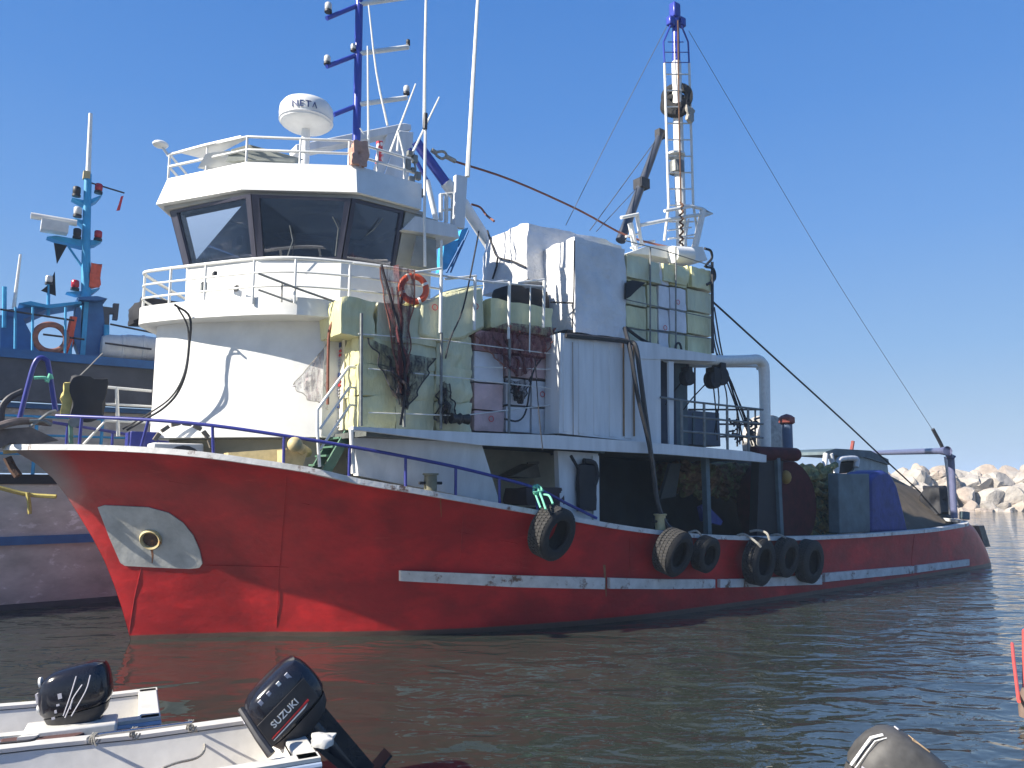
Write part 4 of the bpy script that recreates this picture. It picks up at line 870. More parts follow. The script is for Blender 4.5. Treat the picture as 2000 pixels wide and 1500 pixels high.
# slumped sheet-covered bundle with the lit yellow top
g = G(); pts = [(822, 592), (868, 575), (920, 562), (944, 560), (948, 640), (905, 662), (858, 668), (820, 655)]
rows = []
base = [T(x, y, 3.5) for x, y in pts]; bk = [p - N * .7 + K * (.1 if i in (1, 2, 3) else 0) for i, p in enumerate(base)]
g.prism(base, N * -.8)
g.build('foam_bundle', 'foam_g', None, 'slumped green foam bundle behind the railing with a bright yellow sheet over it', 'foam box', FG, bevel=.06)
g = G(); top_ = [T(x, y, 3.45) for x, y in [(815, 592), (845, 597), (862, 592), (880, 575), (905, 567), (930, 562), (944, 560)]]
g.grid([[p + V((0, 0, .015)) for p in top_], [p - N * .4 + K * .1 for p in top_], [p - N * .8 + K * .06 for p in top_]], thick=K * .02)
g.build('yellow_sheet', 'foam_y', None, 'bright yellow plastic sheet lying over the slumped bundle', 'plastic sheet')
foam(958, 1082, 580, 640, 3.5, 1.0, 'foam_y', 'long yellow green film bundle on top behind the white posts', amp=.06, seed=9, slope=.12)
foam(928, 1000, 642, 684, 3.42, .9, 'foam_r', 'dark rose foam box directly under the long yellow bundle, forward one', seed=1)
foam(1002, 1086, 650, 690, 3.42, .9, 'foam_r', 'dark rose foam box directly under the long yellow bundle, after one', seed=2)
foam(926, 984, 684, 745, 3.4, .9, 'foam_w', 'white foam box with red print, topmost of the narrow pink column', seed=4, amp=.02)
foam(926, 984, 746, 800, 3.4, .9, 'foam_p', 'pink foam box in the middle of the narrow pink column', seed=5, amp=.03)
foam(926, 984, 801, 842, 3.4, .9, 'foam_p', 'pink foam box at the foot of the narrow pink column', seed=6, amp=.03)
foam(988, 1036, 692, 735, 3.4, .9, 'foam_p', 'pink foam box above the white ones beside the deck store', seed=7)
foam(1038, 1087, 696, 738, 3.4, .9, 'foam_p', 'pink foam box wedged against the forward post of the deck store', seed=8)
foam(988, 1036, 737, 790, 3.38, .9, 'foam_w', 'bluish white foam box, upper left of the four beside the deck store', seed=9, amp=.015)
foam(1038, 1087, 742, 794, 3.38, .9, 'foam_w', 'bluish white foam box, upper right of the four beside the deck store', seed=10, amp=.015)
foam(988, 1036, 792, 844, 3.38, .9, 'foam_w', 'bluish white foam box, lower left of the four beside the deck store', seed=11, amp=.015)
foam(1038, 1087, 796, 848, 3.38, .9, 'foam_w', 'bluish white foam box, lower right of the four beside the deck store', seed=12, amp=.015)
# after stack on the store roof
cols = [(1222, 1262), (1264, 1284), (1286, 1306), (1308, 1340), (1342, 1390)]
mm = [['foam_y', 'foam_g', 'foam_w', 'foam_y', 'foam_y'], ['foam_g', 'foam_y', 'foam_w', 'foam_w', 'foam_g'], ['foam_y', 'foam_g', 'foam_w', 'foam_w', 'foam_y'], ['foam_g', 'foam_y', 'foam_w', 'foam_g', 'foam_y']]
rn = ['topmost', 'second from the top', 'third from the top', 'lowest']; cn = ['first column beside the tarpaulin', 'narrow second column', 'white third column', 'fourth column', 'last column by the dark post']
for i, (x0, x1) in enumerate(cols):
    for k in range(4):
        y0 = 505 + (x0 - 1222) * .1 + k * 45; y1 = y0 + 43
        foam(x0, x1, y0, y1, 3.6, 1.0, mm[k][i], '%s foam box, after stack, %s, %s' % ({'foam_y': 'yellow', 'foam_g': 'green', 'foam_w': 'white'}[mm[k][i]], rn[k], cn[i]), n=5, seed=i * 4 + k, amp=.03, slope=.1, group='foam boxes of the after stack')
foam(1224, 1290, 496, 540, 3.68, 1.1, 'foam_g', 'limp olive film draped over the first top box of the after stack', amp=.07, seed=41, slope=.1, cat='plastic sheet', name='film_sheet', group=None)
foam(1295, 1345, 512, 548, 3.68, .8, 'foam_y', 'torn yellow film hanging from the top of the after stack', amp=.08, seed=43, slope=.12, cat='plastic sheet', name='film_sheet', group=None)
foam(1350, 1388, 518, 560, 3.68, .7, 'foam_y', 'folded yellow film with a sunlit flap near the dark corner post', amp=.09, seed=47, slope=.12, cat='plastic sheet', name='film_sheet', group=None)
G().prism([T(1220, 553, 3.7), T(1232, 548, 3.7), T(1258, 553, 3.7), T(1240, 568, 3.7), T(1228, 580, 3.7), T(1219, 585, 3.7)], N * .06).build('black_flap', 'black', None, 'torn black plastic flap sticking out beside the tarpaulin bundle', 'plastic sheet')

# tarpaulin bundles
def tarpbox(name, label, x0, x1, y0, y1, t, dep, slope, amp, seed, n=14, sag=0):
    a, b = T(x0, y0, t), T(x0, y1, t); c = T(x1, y0 + (x1 - x0) * slope, t)
    s0, _, zt = loc(a); _, _, zb = loc(b); s1 = loc(c)[0]
    return G().lump(B(s0, t - dep, zb), A * (s1 - s0), N * dep, K * (zt - zb), n, amp, .035, seed, 1.6, sag).build(name, 'tarp', None, label, 'tarpaulin')
t1 = tarpbox('tarp_bundle', 'tall grey tarpaulin bundle standing on the deck store in front of the after foam stack', 1122, 1221, 461, 647, 3.65, 1.25, .12, .06, 2)
t2 = tarpbox('tarp_bundle', 'high white and grey tarpaulin cover sagging over cargo behind the guard posts', 1030, 1215, 432, 545, 2.5, 1.9, .27, .12, 8, sag=.1)
# pointed lower fold of the front bundle and straps
g = G(); g.tube([T(1122, 470, 3.68), T(1121, 560, 3.7), T(1118, 640, 3.68)], .015, 6); g.tube([T(1075, 590, 3.3), T(1120, 592, 3.7)], .02, 6); g.build('strap', 'ropedark', t1)
g = G(); g.tube([S(x, y, loc(T(1030, 480, 2.5))[0] - .06) for x, y in [(952, 450), (962, 480), (972, 502), (1000, 510), (1027, 522)]], .025, 6, smooth=3); g.tube([S(x, y, loc(T(1030, 480, 2.5))[0] - .06) for x, y in [(972, 502), (970, 520), (962, 545)]], .025, 6); g.build('strap', 'ropedark', t2)
G().lump(T(1000, 590, 2.9) - N * .8, A * 1.1, N * .8, K * .42, 8, .12, .14, 5).build('stowed_cover', 'black', None, 'dark folded cover lying behind the after guard posts', 'cover')
G().lump(B(7.9, 2.5, 6.28), A * 1.9, N * 1.1, K * .12, 8, .05, .1, 5).build('roof_mat', 'black', None, 'black rubber mat squashed under the tall grey tarpaulin bundle', 'mat')
G().lump(B(-.1, -2.2, 6.45), A * 1.2, N * 1.6, K * .38, 8, .1, .12, 15).build('stowed_net', 'black', None, 'dark heap of gear stowed on the bridge deck behind the left rail', 'net heap')

# netting hung over the boxes
def drape(name, label, m, edge0, edge1, t0, t1, n=12, wob=.1, seed=0):
    rows = []
    for i in range(n + 1):
        f = i / n; row = []
        for j in range(n + 1):
            u = j / n
            def ev(e):
                k = u * (len(e) - 1); q = min(int(k), len(e) - 2); fr = k - q
                return e[q][0] + (e[q + 1][0] - e[q][0]) * fr, e[q][1] + (e[q + 1][1] - e[q][1]) * fr
            a, b = ev(edge0), ev(edge1); x = a[0] + (b[0] - a[0]) * f; y = a[1] + (b[1] - a[1]) * f
            p = T(x, y, t0 + (t1 - t0) * f); row.append(p + N * wob * noise.noise(V((i * .35, j * 1.1, seed))) * 1.6 + (A * .1 + K * .05) * noise.noise(V((i * .5, j * .3, seed + 7))) * min(1, i / 3))
        rows.append(row)
    o = G().grid(rows).build(name, m, None, label, 'net')
    cm = {'net_red': 'ropered', 'net_dark': 'ropedark', 'net_pale': 'rope'}[m]
    for j in (0, n): G().tube([rows[i][j] + N * .01 for i in range(n + 1)], .014 if m != 'net_pale' else .008, 5, smooth=2).build('head_rope', cm, o)
    if m != 'net_pale':
        for j in (3, 5, 7): G().tube([rows[i][j] + N * (.02 + .03 * math.sin(i)) for i in range(2, n + 1)], .02 if m == 'net_red' else .026, 5, r1=.04, smooth=2).build('gathered_fold', m, o)
    return o
drape('hanging_net', 'brown red fine net gathered and hanging down from the rail beside the lifebuoy', 'net_red', [(742, 522), (775, 518), (808, 528)], [(782, 770), (790, 775), (796, 760)], 3.62, 3.66, seed=1)
drape('hanging_net', 'dark bunched net hanging in a point over the green foam boxes', 'net_dark', [(718, 660), (790, 690), (850, 700)], [(780, 790), (792, 800), (800, 790)], 3.6, 3.68, seed=2)
drape('hanging_net', 'dark red net bellying over the rose foam boxes by the deck store', 'net_red', [(925, 655), (990, 630), (1088, 640)], [(985, 720), (1020, 735), (1062, 700)], 3.58, 3.64, seed=3)
drape('hanging_net', 'dark strip of net falling between the pink and white foam boxes', 'net_dark', [(985, 740), (1010, 745), (1038, 735)], [(1012, 782), (1016, 790), (1022, 780)], 3.52, 3.58, seed=4)
drape('hanging_net', 'triangular scrap of dark net near the foot of the green boxes', 'net_dark', [(858, 752), (866, 745), (875, 750)], [(852, 822), (870, 828), (890, 822)], 3.56, 3.6, seed=6)
drape('hanging_net', 'pale fine net pulled to a point against the sunlit house wall', 'net_pale', [(645, 665), (640, 740), (640, 800)], [(572, 752), (574, 753), (573, 756)], 2.6, 2.35, seed=5, wob=.02)
line('slack_rope', 'ropedark', [T(745, 518, 3.5), T(778, 640, 3.7), T(788, 700, 3.7), T(792, 760, 3.72), T(782, 830, 3.7)], .028, 'twisted dark cord hanging down the middle of the green foam boxes')
line('slack_rope', 'ropered', [T(668, 600, 3.1), T(645, 640, 3.0), T(641, 690, 2.95), T(640, 790, 2.95)], .03, 'dark red cord down the edge of the printed white foam boxes')
line('slack_rope', 'ropedark', [T(870, 700, 3.68), T(880, 660, 3.7), T(905, 600, 3.7), T(930, 480, 3.4), T(935, 452, 3.0)], .018, 'thin slanting line rising over the green boxes toward the crane')
line('slack_rope', 'ropedark', [T(1058, 700, 3.6), T(1040, 730, 3.62), T(1028, 800, 3.6), T(1012, 822, 3.6), T(985, 818, 3.6)], .02, 'slack dark cord looping over the bluish white foam boxes')
line('flag_cord', 'ropedark', [T(1045, 700, 3.7), T(1052, 800, 4.2), T(1060, 878, 4.3)], .012, 'thin dark lanyard hanging over the white deck edge')
G().lathe(T(898, 818, 3.66), A, [(.03, -.2), (.11, -.2), (.08, -.05), (.12, .0), (.08, .05), (.11, .2), (.03, .2)], 12).build('small_winch', 'darksteel', None, 'small dark capstan head in front of the green foam boxes', 'winch')

# lifebuoy
def ring(name, p, ax, ro, ri, m, label, group=None):
    pr = [((ro + ri) / 2 + (ro - ri) / 2 * math.cos(a), (ro - ri) / 2 * math.sin(a) * .8) for a in [2 * math.pi * k / 14 for k in range(14)]]
    o = G().lathe(p, ax, pr, 36, closed=True).build(name, m, None, label, 'lifebuoy', group)
    return o
lb = ring('lifebuoy', T(808, 564, 3.4), N + A * -.25, .32, .19, 'ring', 'orange lifebuoy hanging on the bridge rail above the green foam boxes')
for an in (.4, 2.0, 3.6, 5.2):
    c = T(808, 564, 3.4); ax = (N + A * -.25).normalized(); rf = ax.cross(K).normalized(); bi = ax.cross(rf); d = rf * math.cos(an) + bi * math.sin(an)
    G().lathe(c + d * .255, ax.cross(d), [(.072, -.025), (.072, .025), (.06, .025), (.06, -.025)], 14, closed=True).build('grab_band', 'decal', lb)
# cloths
G().lump(T(684, 322, 2.85), A * .28, N * .12, K * .48, 8, .1, .1, 3, 5).build('peach_cloth', 'peach', None, 'peach coloured cloth tied on the roof rail above the wheelhouse', 'cloth')
G().lump(T(733, 318, 2.0), A * .12, N * .12, K * .5, 6, .06, .1, 6, 5).build('signal_flag', mat('red_white_cloth', (.55, .04, .06), .8, col2=(.7, .7, .7), c2=.5, c2scale=6), None, 'small rolled red and white flag behind the roof rail', 'flag')
G().lump(T(1338, 235, 1.9), A * .35, N * .1, K * .45, 8, .12, .1, 8, 4).build('torn_rag', 'rope', None, 'pale torn rag caught on the after mast ladder', 'cloth')
# tyres on the mast
TY = {}
def tyre(p, ax, ro, w_, label, group, name='tyre_fender', lit=True):
    ax = ax.normalized(); ri = ro * .56
    prof = [(ri, -w_ * .38), (ri + .03, -w_ * .5), (ro * .8, -w_ * .55), (ro * .95, -w_ * .47), (ro, -w_ * .4), (ro, w_ * .4), (ro * .95, w_ * .47), (ro * .8, w_ * .55), (ri + .03, w_ * .5), (ri, w_ * .38), (ri + .05, w_ * .3), (ro * .86, 0), (ri + .05, -w_ * .3)]
    o = G().lathe(p, ax, prof, 36, closed=True).build(name, 'tyre', None, label, 'tyre', group)
    g = G(); n = 44; ref = ax.orthogonal().normalized(); bi = ax.cross(ref)
    for row in (-.3, -.1, .1, .3):
        for k in range(n):
            a = 2 * math.pi * (k + (.5 if row in (-.1, .3) else 0)) / n; d = ref * math.cos(a) + bi * math.sin(a); tn = ax.cross(d)
            g.cbox(p + d * (ro + .006) + ax * w_ * row, d * .022, tn * (2 * math.pi * ro / n * .72), ax * w_ * .17)
    t = g.build('tread_block', 'tread', o, kind='stuff'); return o
tyre(T(1322, 190, 1.5), (C0 - T(1322, 190, 1.5)).normalized() * .8 + K * .5, .47, .2, 'dark tyre slipped over the after mast, upper of the two', 'tyres round the after mast')
tyre(T(1323, 208, 1.5) - A * .1, (C0 - T(1322, 190, 1.5)).normalized() * .8 + K * .6 + A * .1, .44, .2, 'dark tyre slipped over the after mast, lower of the two', 'tyres round the after mast')

# tyre fenders along the hull
TG = 'tyre fenders along the red hull'
def hullfender(px, py, ro, w_, label, yaw=.15, tilt=.25, off=None, rollx=0):
    p = hit(px, py, w_ * .5 + .06 if off is None else off)
    return tyre(p, N + A * yaw - K * tilt, ro, w_, label, TG)
f1 = hullfender(1078, 1040, .52, .42, 'big car tyre fender tied with green rope, foremost on the red hull', .2, .3)
f2 = hullfender(1314, 1078, .50, .44, 'wide tyre fender below the small yellow bollard', .15, .3)
f3 = hullfender(1378, 1082, .40, .3, 'smaller tyre fender just aft of the yellow bollard tyre', .1, .25)
f4 = hullfender(1482, 1096, .56, .36, 'large tyre fender hung by two white ropes amidships', .15, .12)
f5 = hullfender(1534, 1088, .48, .3, 'tyre fender squeezed between the white roped tyre and the last one', .1, .15)
f6 = hullfender(1580, 1096, .54, .34, 'last and aftermost tyre fender on the red hull', .1, .1)
# ropes for the fenders
g = G(); t_ = 4.55
g.tube([T(1044, 948, 4.2), T(1042, 962, 4.4), T(1052, 968, 4.4), T(1058, 955, 4.4), T(1048, 948, 4.3), T(1058, 972, t_), T(1066, 995, 4.8)], .022, 7, smooth=4)
g.tube([T(1046, 966, 4.4), T(1056, 992, 4.8)], .02, 7); g.tube([T(1058, 966, 4.4), T(1072, 968, 4.6), T(1080, 984, 4.8)], .022, 7, smooth=4); g.tube([T(1040, 950, 4.3), T(1060, 958, 4.4), T(1043, 962, 4.45), T(1060, 966, 4.4)], .02, 7, smooth=4)
g.build('green_lashing', 'ropegreen', None, 'knotted mint green rope tying the foremost tyre to the navy rail', 'rope')
line('fender_rope', 'rope', [T(1440, 1046, 4.5), T(1455, 1044, 4.7), T(1478, 1060, 4.95), T(1486, 1068, 5.0)], .03, 'white rope slanting down across the large amidships tyre')
line('fender_rope', 'rope', [T(1465, 1038, 4.5), T(1480, 1036, 4.7), T(1497, 1041, 4.95), T(1503, 1055, 5.0)], .03, 'white rope looped over the top of the large amidships tyre')
line('fender_rope', 'rope', [T(1345, 1040, 4.5), T(1360, 1037, 4.6), T(1370, 1046, 4.75)], .025, 'short white rope over the smaller tyre')
line('fender_rope', 'rope', [T(1505, 1046, 4.4), T(1520, 1044, 4.6), T(1535, 1050, 4.8)], .03, 'grey rope heap on the rail beside the squeezed tyre')
# hoses
line('hose', 'hose', [T(1105, 655, 4.0), T(1180, 662, 4.05), T(1228, 668, 4.1), T(1242, 678, 4.2), T(1250, 730, 4.25), T(1262, 820, 4.28), T(1276, 920, 4.3), T(1284, 980, 4.35), T(1300, 1022, 4.45), T(1322, 1040, 4.6)], .055, 'thick black hose running along the store roof then down to the tyre', 'hose')
line('hose', 'hose', [T(1220, 640, 3.9), T(1232, 690, 4.2), T(1245, 770, 4.27), T(1264, 850, 4.3), T(1274, 900, 4.32)], .05, 'second black hose crossing the white store wall from above', 'hose')
line('cable', 'hose', [B(.15, 1.35, 6.3), T(371, 620, 1.25), T(369, 680, 1.2), T(362, 730, 1.2), T(345, 770, 1.0), T(318, 798, .8), T(285, 818, .6), T(248, 840, .3)], .022, 'pair mate black cable hanging from the bridge deck, outer one', 'cable', smooth=5)
line('cable', 'hose', [B(.2, 1.3, 6.3), T(367, 640, 1.2), T(366, 700, 1.2), T(354, 745, 1.1), T(330, 780, .9), T(290, 808, .6), T(240, 838, .3)], .018, 'black cable hanging from the bridge deck, inner one against the white wall', 'cable', smooth=5)
line('hose', 'hose', [T(1222, 640, 3.7), T(1262, 668, 3.75), T(1322, 690, 3.7), T(1345, 700, 3.7)], .04, 'dark hose slanting over the store roof to the bent pipe', 'hose')
line('hose', 'hose', [T(1322, 700, 3.75), T(1320, 675, 3.75), T(1328, 672, 3.75), T(1334, 700, 3.75)], .03, 'small upright loop of hose beside the bent pipe', 'hose', smooth=5)
# things in the shaded working area
G().lump(T(1125, 1000, 3.86), A * .5, N * .12, K * 1.0, 8, .08, .16, 4).build('oilskin_coat', 'black', None, 'dark oilskin coat hanging on the white casing under the deck edge', 'coat')
g = G(); g.tube([T(1140, 900, 3.95), T(1160, 905, 3.95), T(1165, 930, 3.95), T(1160, 948, 3.95)], .06, 8, smooth=4); g.tube([T(1115, 890, 3.95), T(1135, 922, 3.95), T(1156, 925, 3.95)], .035, 8, smooth=3); g.build('deck_hose_coil', 'black', None, 'black hose bunch hooked on the white casing beside the dark opening', 'hose')
g = G(); g.prism([T(1000, 930, 3.0), T(1050, 905, 3.0), T(1056, 932, 3.0), T(1040, 934, 3.0)], N * -.6); g.tube([T(1030, 905, 3.0), T(1052, 904, 3.0)], .03, 6); g.build('stacked_planks', 'wood', None, 'grey wooden board pile leaning in the shade behind the white bulwark', 'planks')
G().lump(T(985, 985, 3.0), A * 1.0, N * .8, K * .35, 7, .08, .1, 14).build('dark_crate', mat('dark_brown_crate', (.05, .03, .03), .7), None, 'low dark crate behind the rail under the grey boards', 'crate')
G().prism([T(1370, 990, 3.3), T(1380, 985, 3.3), T(1412, 1018, 3.3), T(1408, 1026, 3.3), T(1376, 1018, 3.3)], N * -.15).build('fish_basket', 'tarpblue', None, 'crumpled blue violet basket lying in the shaded working deck', 'basket')
for k in range(7):
    pass
def netheap(name, label, x0, x1, y0, y1, t, dep, m, seed, rows=9):
    """bunched net: overlapping rolled folds"""
    g = G(); rnd_ = random.Random(seed)
    a, b = T(x0, y1, t), T(x1, y1, t); s0, _, zb = loc(a); s1 = loc(b)[0]; zt = loc(T(x0, y0, t))[2]
    g.lump(B(s0, t - dep, zb), A * (s1 - s0), N * dep * .85, K * (zt - zb), 14, .35, .13, seed, 1.5)
    for k in range(int(26 * (s1 - s0) * (zt - zb) / 2) + 10):
        s = rnd_.uniform(s0, s1); z = rnd_.uniform(zb, zt); L_ = rnd_.uniform(.25, .6); an = rnd_.uniform(-.5, .5)
        p = B(s, t - dep * .12 + rnd_.uniform(-.1, .1), z); d = A * math.cos(an) + K * math.sin(an)
        g.tube([p - d * L_, p - d * L_ * .4 - K * .08, p + d * L_ * .3 - K * .02, p + d * L_ + K * rnd_.uniform(-.15, .1)], rnd_.uniform(.06, .12), 6, smooth=3)
    return g.build(name, m, None, label, 'net heap')
netheap('net_heap', 'tall heap of yellow brown fishing net between the red drum and the grey locker', 1562, 1642, 915, 1046, 3.2, 1.4, 'net_y', 4)
netheap('net_heap', 'long roll of brown net hanging under the upper deck edge', 1340, 1482, 905, 962, 2.6, 1.2, mat('russet_netting', (.24, .13, .06), .95, var=.5, vscale=6, bump=1, bscale=25, col2=(.17, .17, .06), c2=.5, c2scale=3), 7)
G().sphere(T(1535, 932, 3.5), .2, 10, (.8, .8, 1)).build('float_buoy', mat('ochre_float', (.35, .22, .05), .7), None, 'ochre float hanging on the red net drum', 'buoy')
G().prism([T(x, y, 3.9) for x, y in ((1700, 1042), (1700, 935), (1712, 922), (1728, 918), (1742, 926), (1754, 950), (1764, 990), (1776, 1040))], N * -1.0).build('blue_cover', 'tarpblue', None, 'dark blue tarpaulin mound beside the grey locker near the stern', 'tarpaulin', bevel=.12)
g = G(); g.grid([[T(1700, 915, 1.0), T(1740, 930, 1.2), T(1800, 962, 1.6), T(1862, 1004, 2.4)], [T(1700, 960, 2.2), T(1740, 975, 2.6), T(1800, 1000, 2.8), T(1862, 1018, 3.0)], [T(1700, 1040, 3.2), T(1740, 1038, 3.4), T(1800, 1032, 3.5), T(1862, 1022, 3.5)]], thick=K * -.15); g.build('brown_cover', 'tarpbrown', None, 'brown tarpaulin sloping down from the skiff to the stern', 'tarpaulin')
G().lump(T(1800, 1000, 2.2), A * 1.1, N * .7, K * .95, 8, .2, .12, 19).build('gear_heap', 'black', None, 'dark hunched gear heap where the backstay ends on the stern slope', 'gear')

# skiff carried on the after deck
sk = thing('workskiff', 'grey cabin skiff carried on the after deck behind the net heap', 'skiff', T(1690, 1000, 1.0))
tk = 1.2
G().prism([T(1613, 882, tk), T(1632, 876, tk), T(1700, 880, tk), T(1735, 897, tk), T(1738, 908, tk), T(1690, 893, tk), T(1612, 888, tk)], N * -1.6).build('cabin_roof', 'teal', sk)
G().prism([T(1678, 888, tk - .1), T(1733, 904, tk - .1), T(1738, 948, tk - .1), T(1640, 935, tk - .1), T(1668, 918, tk - .1)], N * -.08).build('cabin_wall', mat('pale_teal_skiff_paint', (.3, .38, .4), .5, var=.2), sk)
for x0, x1, y0, y1 in ((1613, 1610, 886, 912), (1622, 1628, 886, 915)): G().tube([T(x0, y0, tk), T(x1, y1, tk)], .09, 10).build('cabin_pillar', 'whitedirty', sk)
G().tube([T(1633, 925, tk), T(1637, 900, tk), T(1650, 895, tk), T(1672, 896, tk), T(1672, 912, tk)], .1, 10, smooth=4).build('seat_hoop', 'whitedirty', sk)
G().prism([T(1640, 905, tk - .3), T(1672, 900, tk - .3), T(1675, 922, tk - .3), T(1640, 925, tk - .3)], N * -.3).build('engine_box', 'black', sk)
G().tube([T(1663, 880, tk - .5), T(1666, 862, tk - .5)], .07, 8).build('horn', 'redcap', sk)
G().prism([T(1600, 925, tk + .1), T(1720, 932, tk + .1), T(1775, 955, tk + .1), T(1770, 990, tk + .1), T(1600, 990, tk + .1)], N * -1.8).build('skiff_hull', 'teal', sk)


# red print rings on a few foam boxes
for x, y, t, nm_ in ((850, 600, 3.56, 0), (930, 598, 3.56, 0), (960, 818, 3.45, 0), (1010, 760, 3.42, 0), (1060, 770, 3.42, 0), (1300, 640, 3.66, 0), (1325, 590, 3.66, 0)):
    c = T(x, y, t); best = min((o for o in sc.objects if o.name.startswith('foam_box') or o.name.startswith('foam_bundle')), key=lambda o: (WL[o] + K * .3 - c).length)
    G().lathe(c - N * .012, N, [(.05, 0), (.065, 0), (.065, .006), (.05, .006)], 16, closed=True).build('printed_ring', 'decalred', best)
# ------------------------------------------------------------------ neighbouring blue ship on the far side
nb = thing('blue_ship', 'grey and azure trawler moored on the far side of the red boat bow', 'ship', B(-2, -8, 0))
tn = -5.0
def TN(x, y, t=tn): return T(x, y, t)
def nprof(pts, dep, name, m, t=tn, par=nb, bevel=0): return G().prism([TN(x, y, t) for x, y in pts], N * -dep).build(name, m, par, bevel=bevel)
S0, S1 = -11, 9
def shipwall(rows, m, name, s0=S0, s1=S1, n=24):
    g = G(); rr = []
    for (z, t) in rows: rr.append([B(s0 + (s1 - s0) * i / n, t, z + .02 * ((s0 + (s1 - s0) * i / n) ** 2) * .05) for i in range(n + 1)])
    g.grid(rr, thick=N * -.3); return g.build(name, m, nb)
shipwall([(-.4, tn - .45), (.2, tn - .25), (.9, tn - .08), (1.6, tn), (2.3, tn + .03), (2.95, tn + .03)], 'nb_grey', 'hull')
shipwall([(1.52, tn + .09), (1.72, tn + .1)], 'nb_navy', 'rub_strip')
shipwall([(-.05, tn - .29), (.14, tn - .24)], 'nb_dark', 'boot_top')
shipwall([(2.93, tn + .07), (3.16, tn + .07)], 'black', 'sheer_strake')
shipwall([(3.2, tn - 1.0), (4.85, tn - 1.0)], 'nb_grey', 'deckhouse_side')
G().stz(S0, S1, -11, tn - .2, 2.9, 3.0).build('main_deck', 'nb_dark', nb)
shipwall([(4.95, tn - .5), (6.0, tn - .5)], 'nb_dark', 'shelter_side')
G().stz(S0, S1, -11, tn - .7, 4.8, 4.92).build('shelter_deck', 'nb_navy', nb)
shipwall([(5.98, tn - .42), (6.2, tn - .42)], 'nb_navy', 'deck_edge')
G().stz(S0, S1, -11, tn - .8, 5.95, 6.1).build('boat_deck', 'nb_navy', nb)
q = G()
for z in (4.55, 4.1, 3.65): q.tube([B(-9, tn - .1, z), B(8, tn - .1, z)], .03, 7)
q = q.build('side_rail', 'nb_blue', nb)
for i in range(12): s = -8.5 + i * 1.4; G().tube([B(s, tn - .1, 3.1), B(s, tn - .1, 4.55)], .04, 7).build('post', 'nb_blue', q)
tq = -6.0
nprof([(0, 615), (45, 622), (60, 650), (82, 690), (0, 692)], 1.5, 'bow_fairing', 'nb_navy', tq)
nprof([(174, 585), (200, 588), (212, 700), (160, 700)], 1.2, 'funnel', 'nb_navy', tq)
nprof([(165, 585), (174, 583), (166, 700), (156, 700)], .9, 'funnel_edge', 'nb_blue', tq + .05)
nprof([(148, 600), (158, 600), (158, 700), (144, 662)], .5, 'funnel', 'nb_navy', tq)
nprof([(130, 660), (142, 660), (140, 698), (130, 696)], .3, 'post_box', 'nb_blue', tq)
nprof([(152, 580), (190, 578), (210, 583), (190, 587), (155, 585)], .8, 'mast_platform', 'nb_navy', tq + .3)
nprof([(37, 592), (60, 588), (92, 595), (158, 588), (160, 592), (100, 602), (60, 596)], 1.0, 'canopy', 'nb_blue', tq + .2)
nprof([(5, 605), (60, 600), (92, 596), (90, 604), (50, 622), (5, 622)], 1.0, 'canopy', 'nb_navy', tq)
g = G(); g.tube([TN(168, 590, tq), TN(168, 480, tq), TN(172, 340, tq)], .12, 12, r1=.09); nm = g.build('mast', 'nb_blue', nb)
G().tube([TN(171, 370, tq), TN(177, 222, tq)], .07, 10, r1=.05).build('mast_topmast', 'whiterail', nm)
G().cbox(TN(169, 343, tq), A * .16, N * .2, K * .2).build('junction_box', 'ochre', nm)
for pts in ([(141, 386), (170, 392), (200, 380), (190, 391), (170, 402)], [(146, 426), (170, 432), (168, 446), (156, 434)], [(92, 462), (110, 460), (150, 467), (200, 470), (186, 478), (160, 482), (120, 472)], [(130, 570), (165, 568), (196, 562), (180, 574), (150, 576)]):
    nprof(pts, .35, 'mast_bracket', 'nb_blue', tq, nm)
for x, y, gl in ((149, 384, 'darksteel'), (192, 378, 'glassred'), (151, 424, 'lampglass'), (191, 470, 'glassred'), (150, 466, 'darksteel'), (146, 567, 'glassred')): lamp(TN(x, y, tq), gl, 1.5, nm)
G().tube([TN(177, 357, tq), TN(243, 377, tq)], .022, 6).build('flag_gaff', 'darksteel', nm)
rdp = TN(105, 454, tq)
G().lump(rdp - A * .3 - K * .05, A * .6, N * .35, K * .28, 7, .02, .08, 2).build('radar_gearbox', 'fibre', nm)
G().tube([TN(60, 421, tq), TN(150, 436, tq)], .085, 10).build('radar_scanner', 'fibre', nm)
g = G(); g.tube([TN(170, 535, tq), TN(134, 482, tq)], .03, 7); g.build('mast_strut', 'nb_blue', nm)
for pts in ([(105, 475), (131, 480), (111, 516)],): G().prism([TN(x, y, tq) for x, y in pts], N * .03).build('day_shape', 'black', nm)
G().prism([TN(107, 530, tq), TN(109, 578, tq), TN(80, 568, tq), TN(95, 556, tq)], N * .03).build('black_pennant', 'black', None, 'black triangular pennant on the blue ship beside the lifebuoy', 'flag')
G().prism([TN(236, 384, tq), TN(241, 383, tq), TN(237, 398, tq), TN(234, 411, tq), TN(227, 412, tq), TN(232, 398, tq)], N * .03).build('red_pennant', 'decalred', None, 'small red pennant under the gaff of the blue ship mast', 'flag')
G().lump(TN(174, 560, tq), A * .25, N * .12, K * .62, 8, .1, .12, 4, 4).build('orange_cloth', 'orange', None, 'bright orange cloth bundle tied to the blue ship mast', 'cloth')
g = G(); g.tube([TN(146, 620, tq - .1), TN(138, 660, tq - .1), TN(125, 695, tq - .1)], .12, 8); g.build('orange_cloth', 'orange', None, 'orange rolled cloth hanging behind the weathered lifebuoy of the blue ship', 'cloth')
G().tube([TN(27, 602, tq), TN(40, 497, tq)], .045, 8, r1=.03).build('whip_antenna', 'whiterail', nb)
G().tube([TN(8, 640, tq), TN(9, 560, tq)], .05, 8).build('whip_antenna', 'nb_blue', nb)
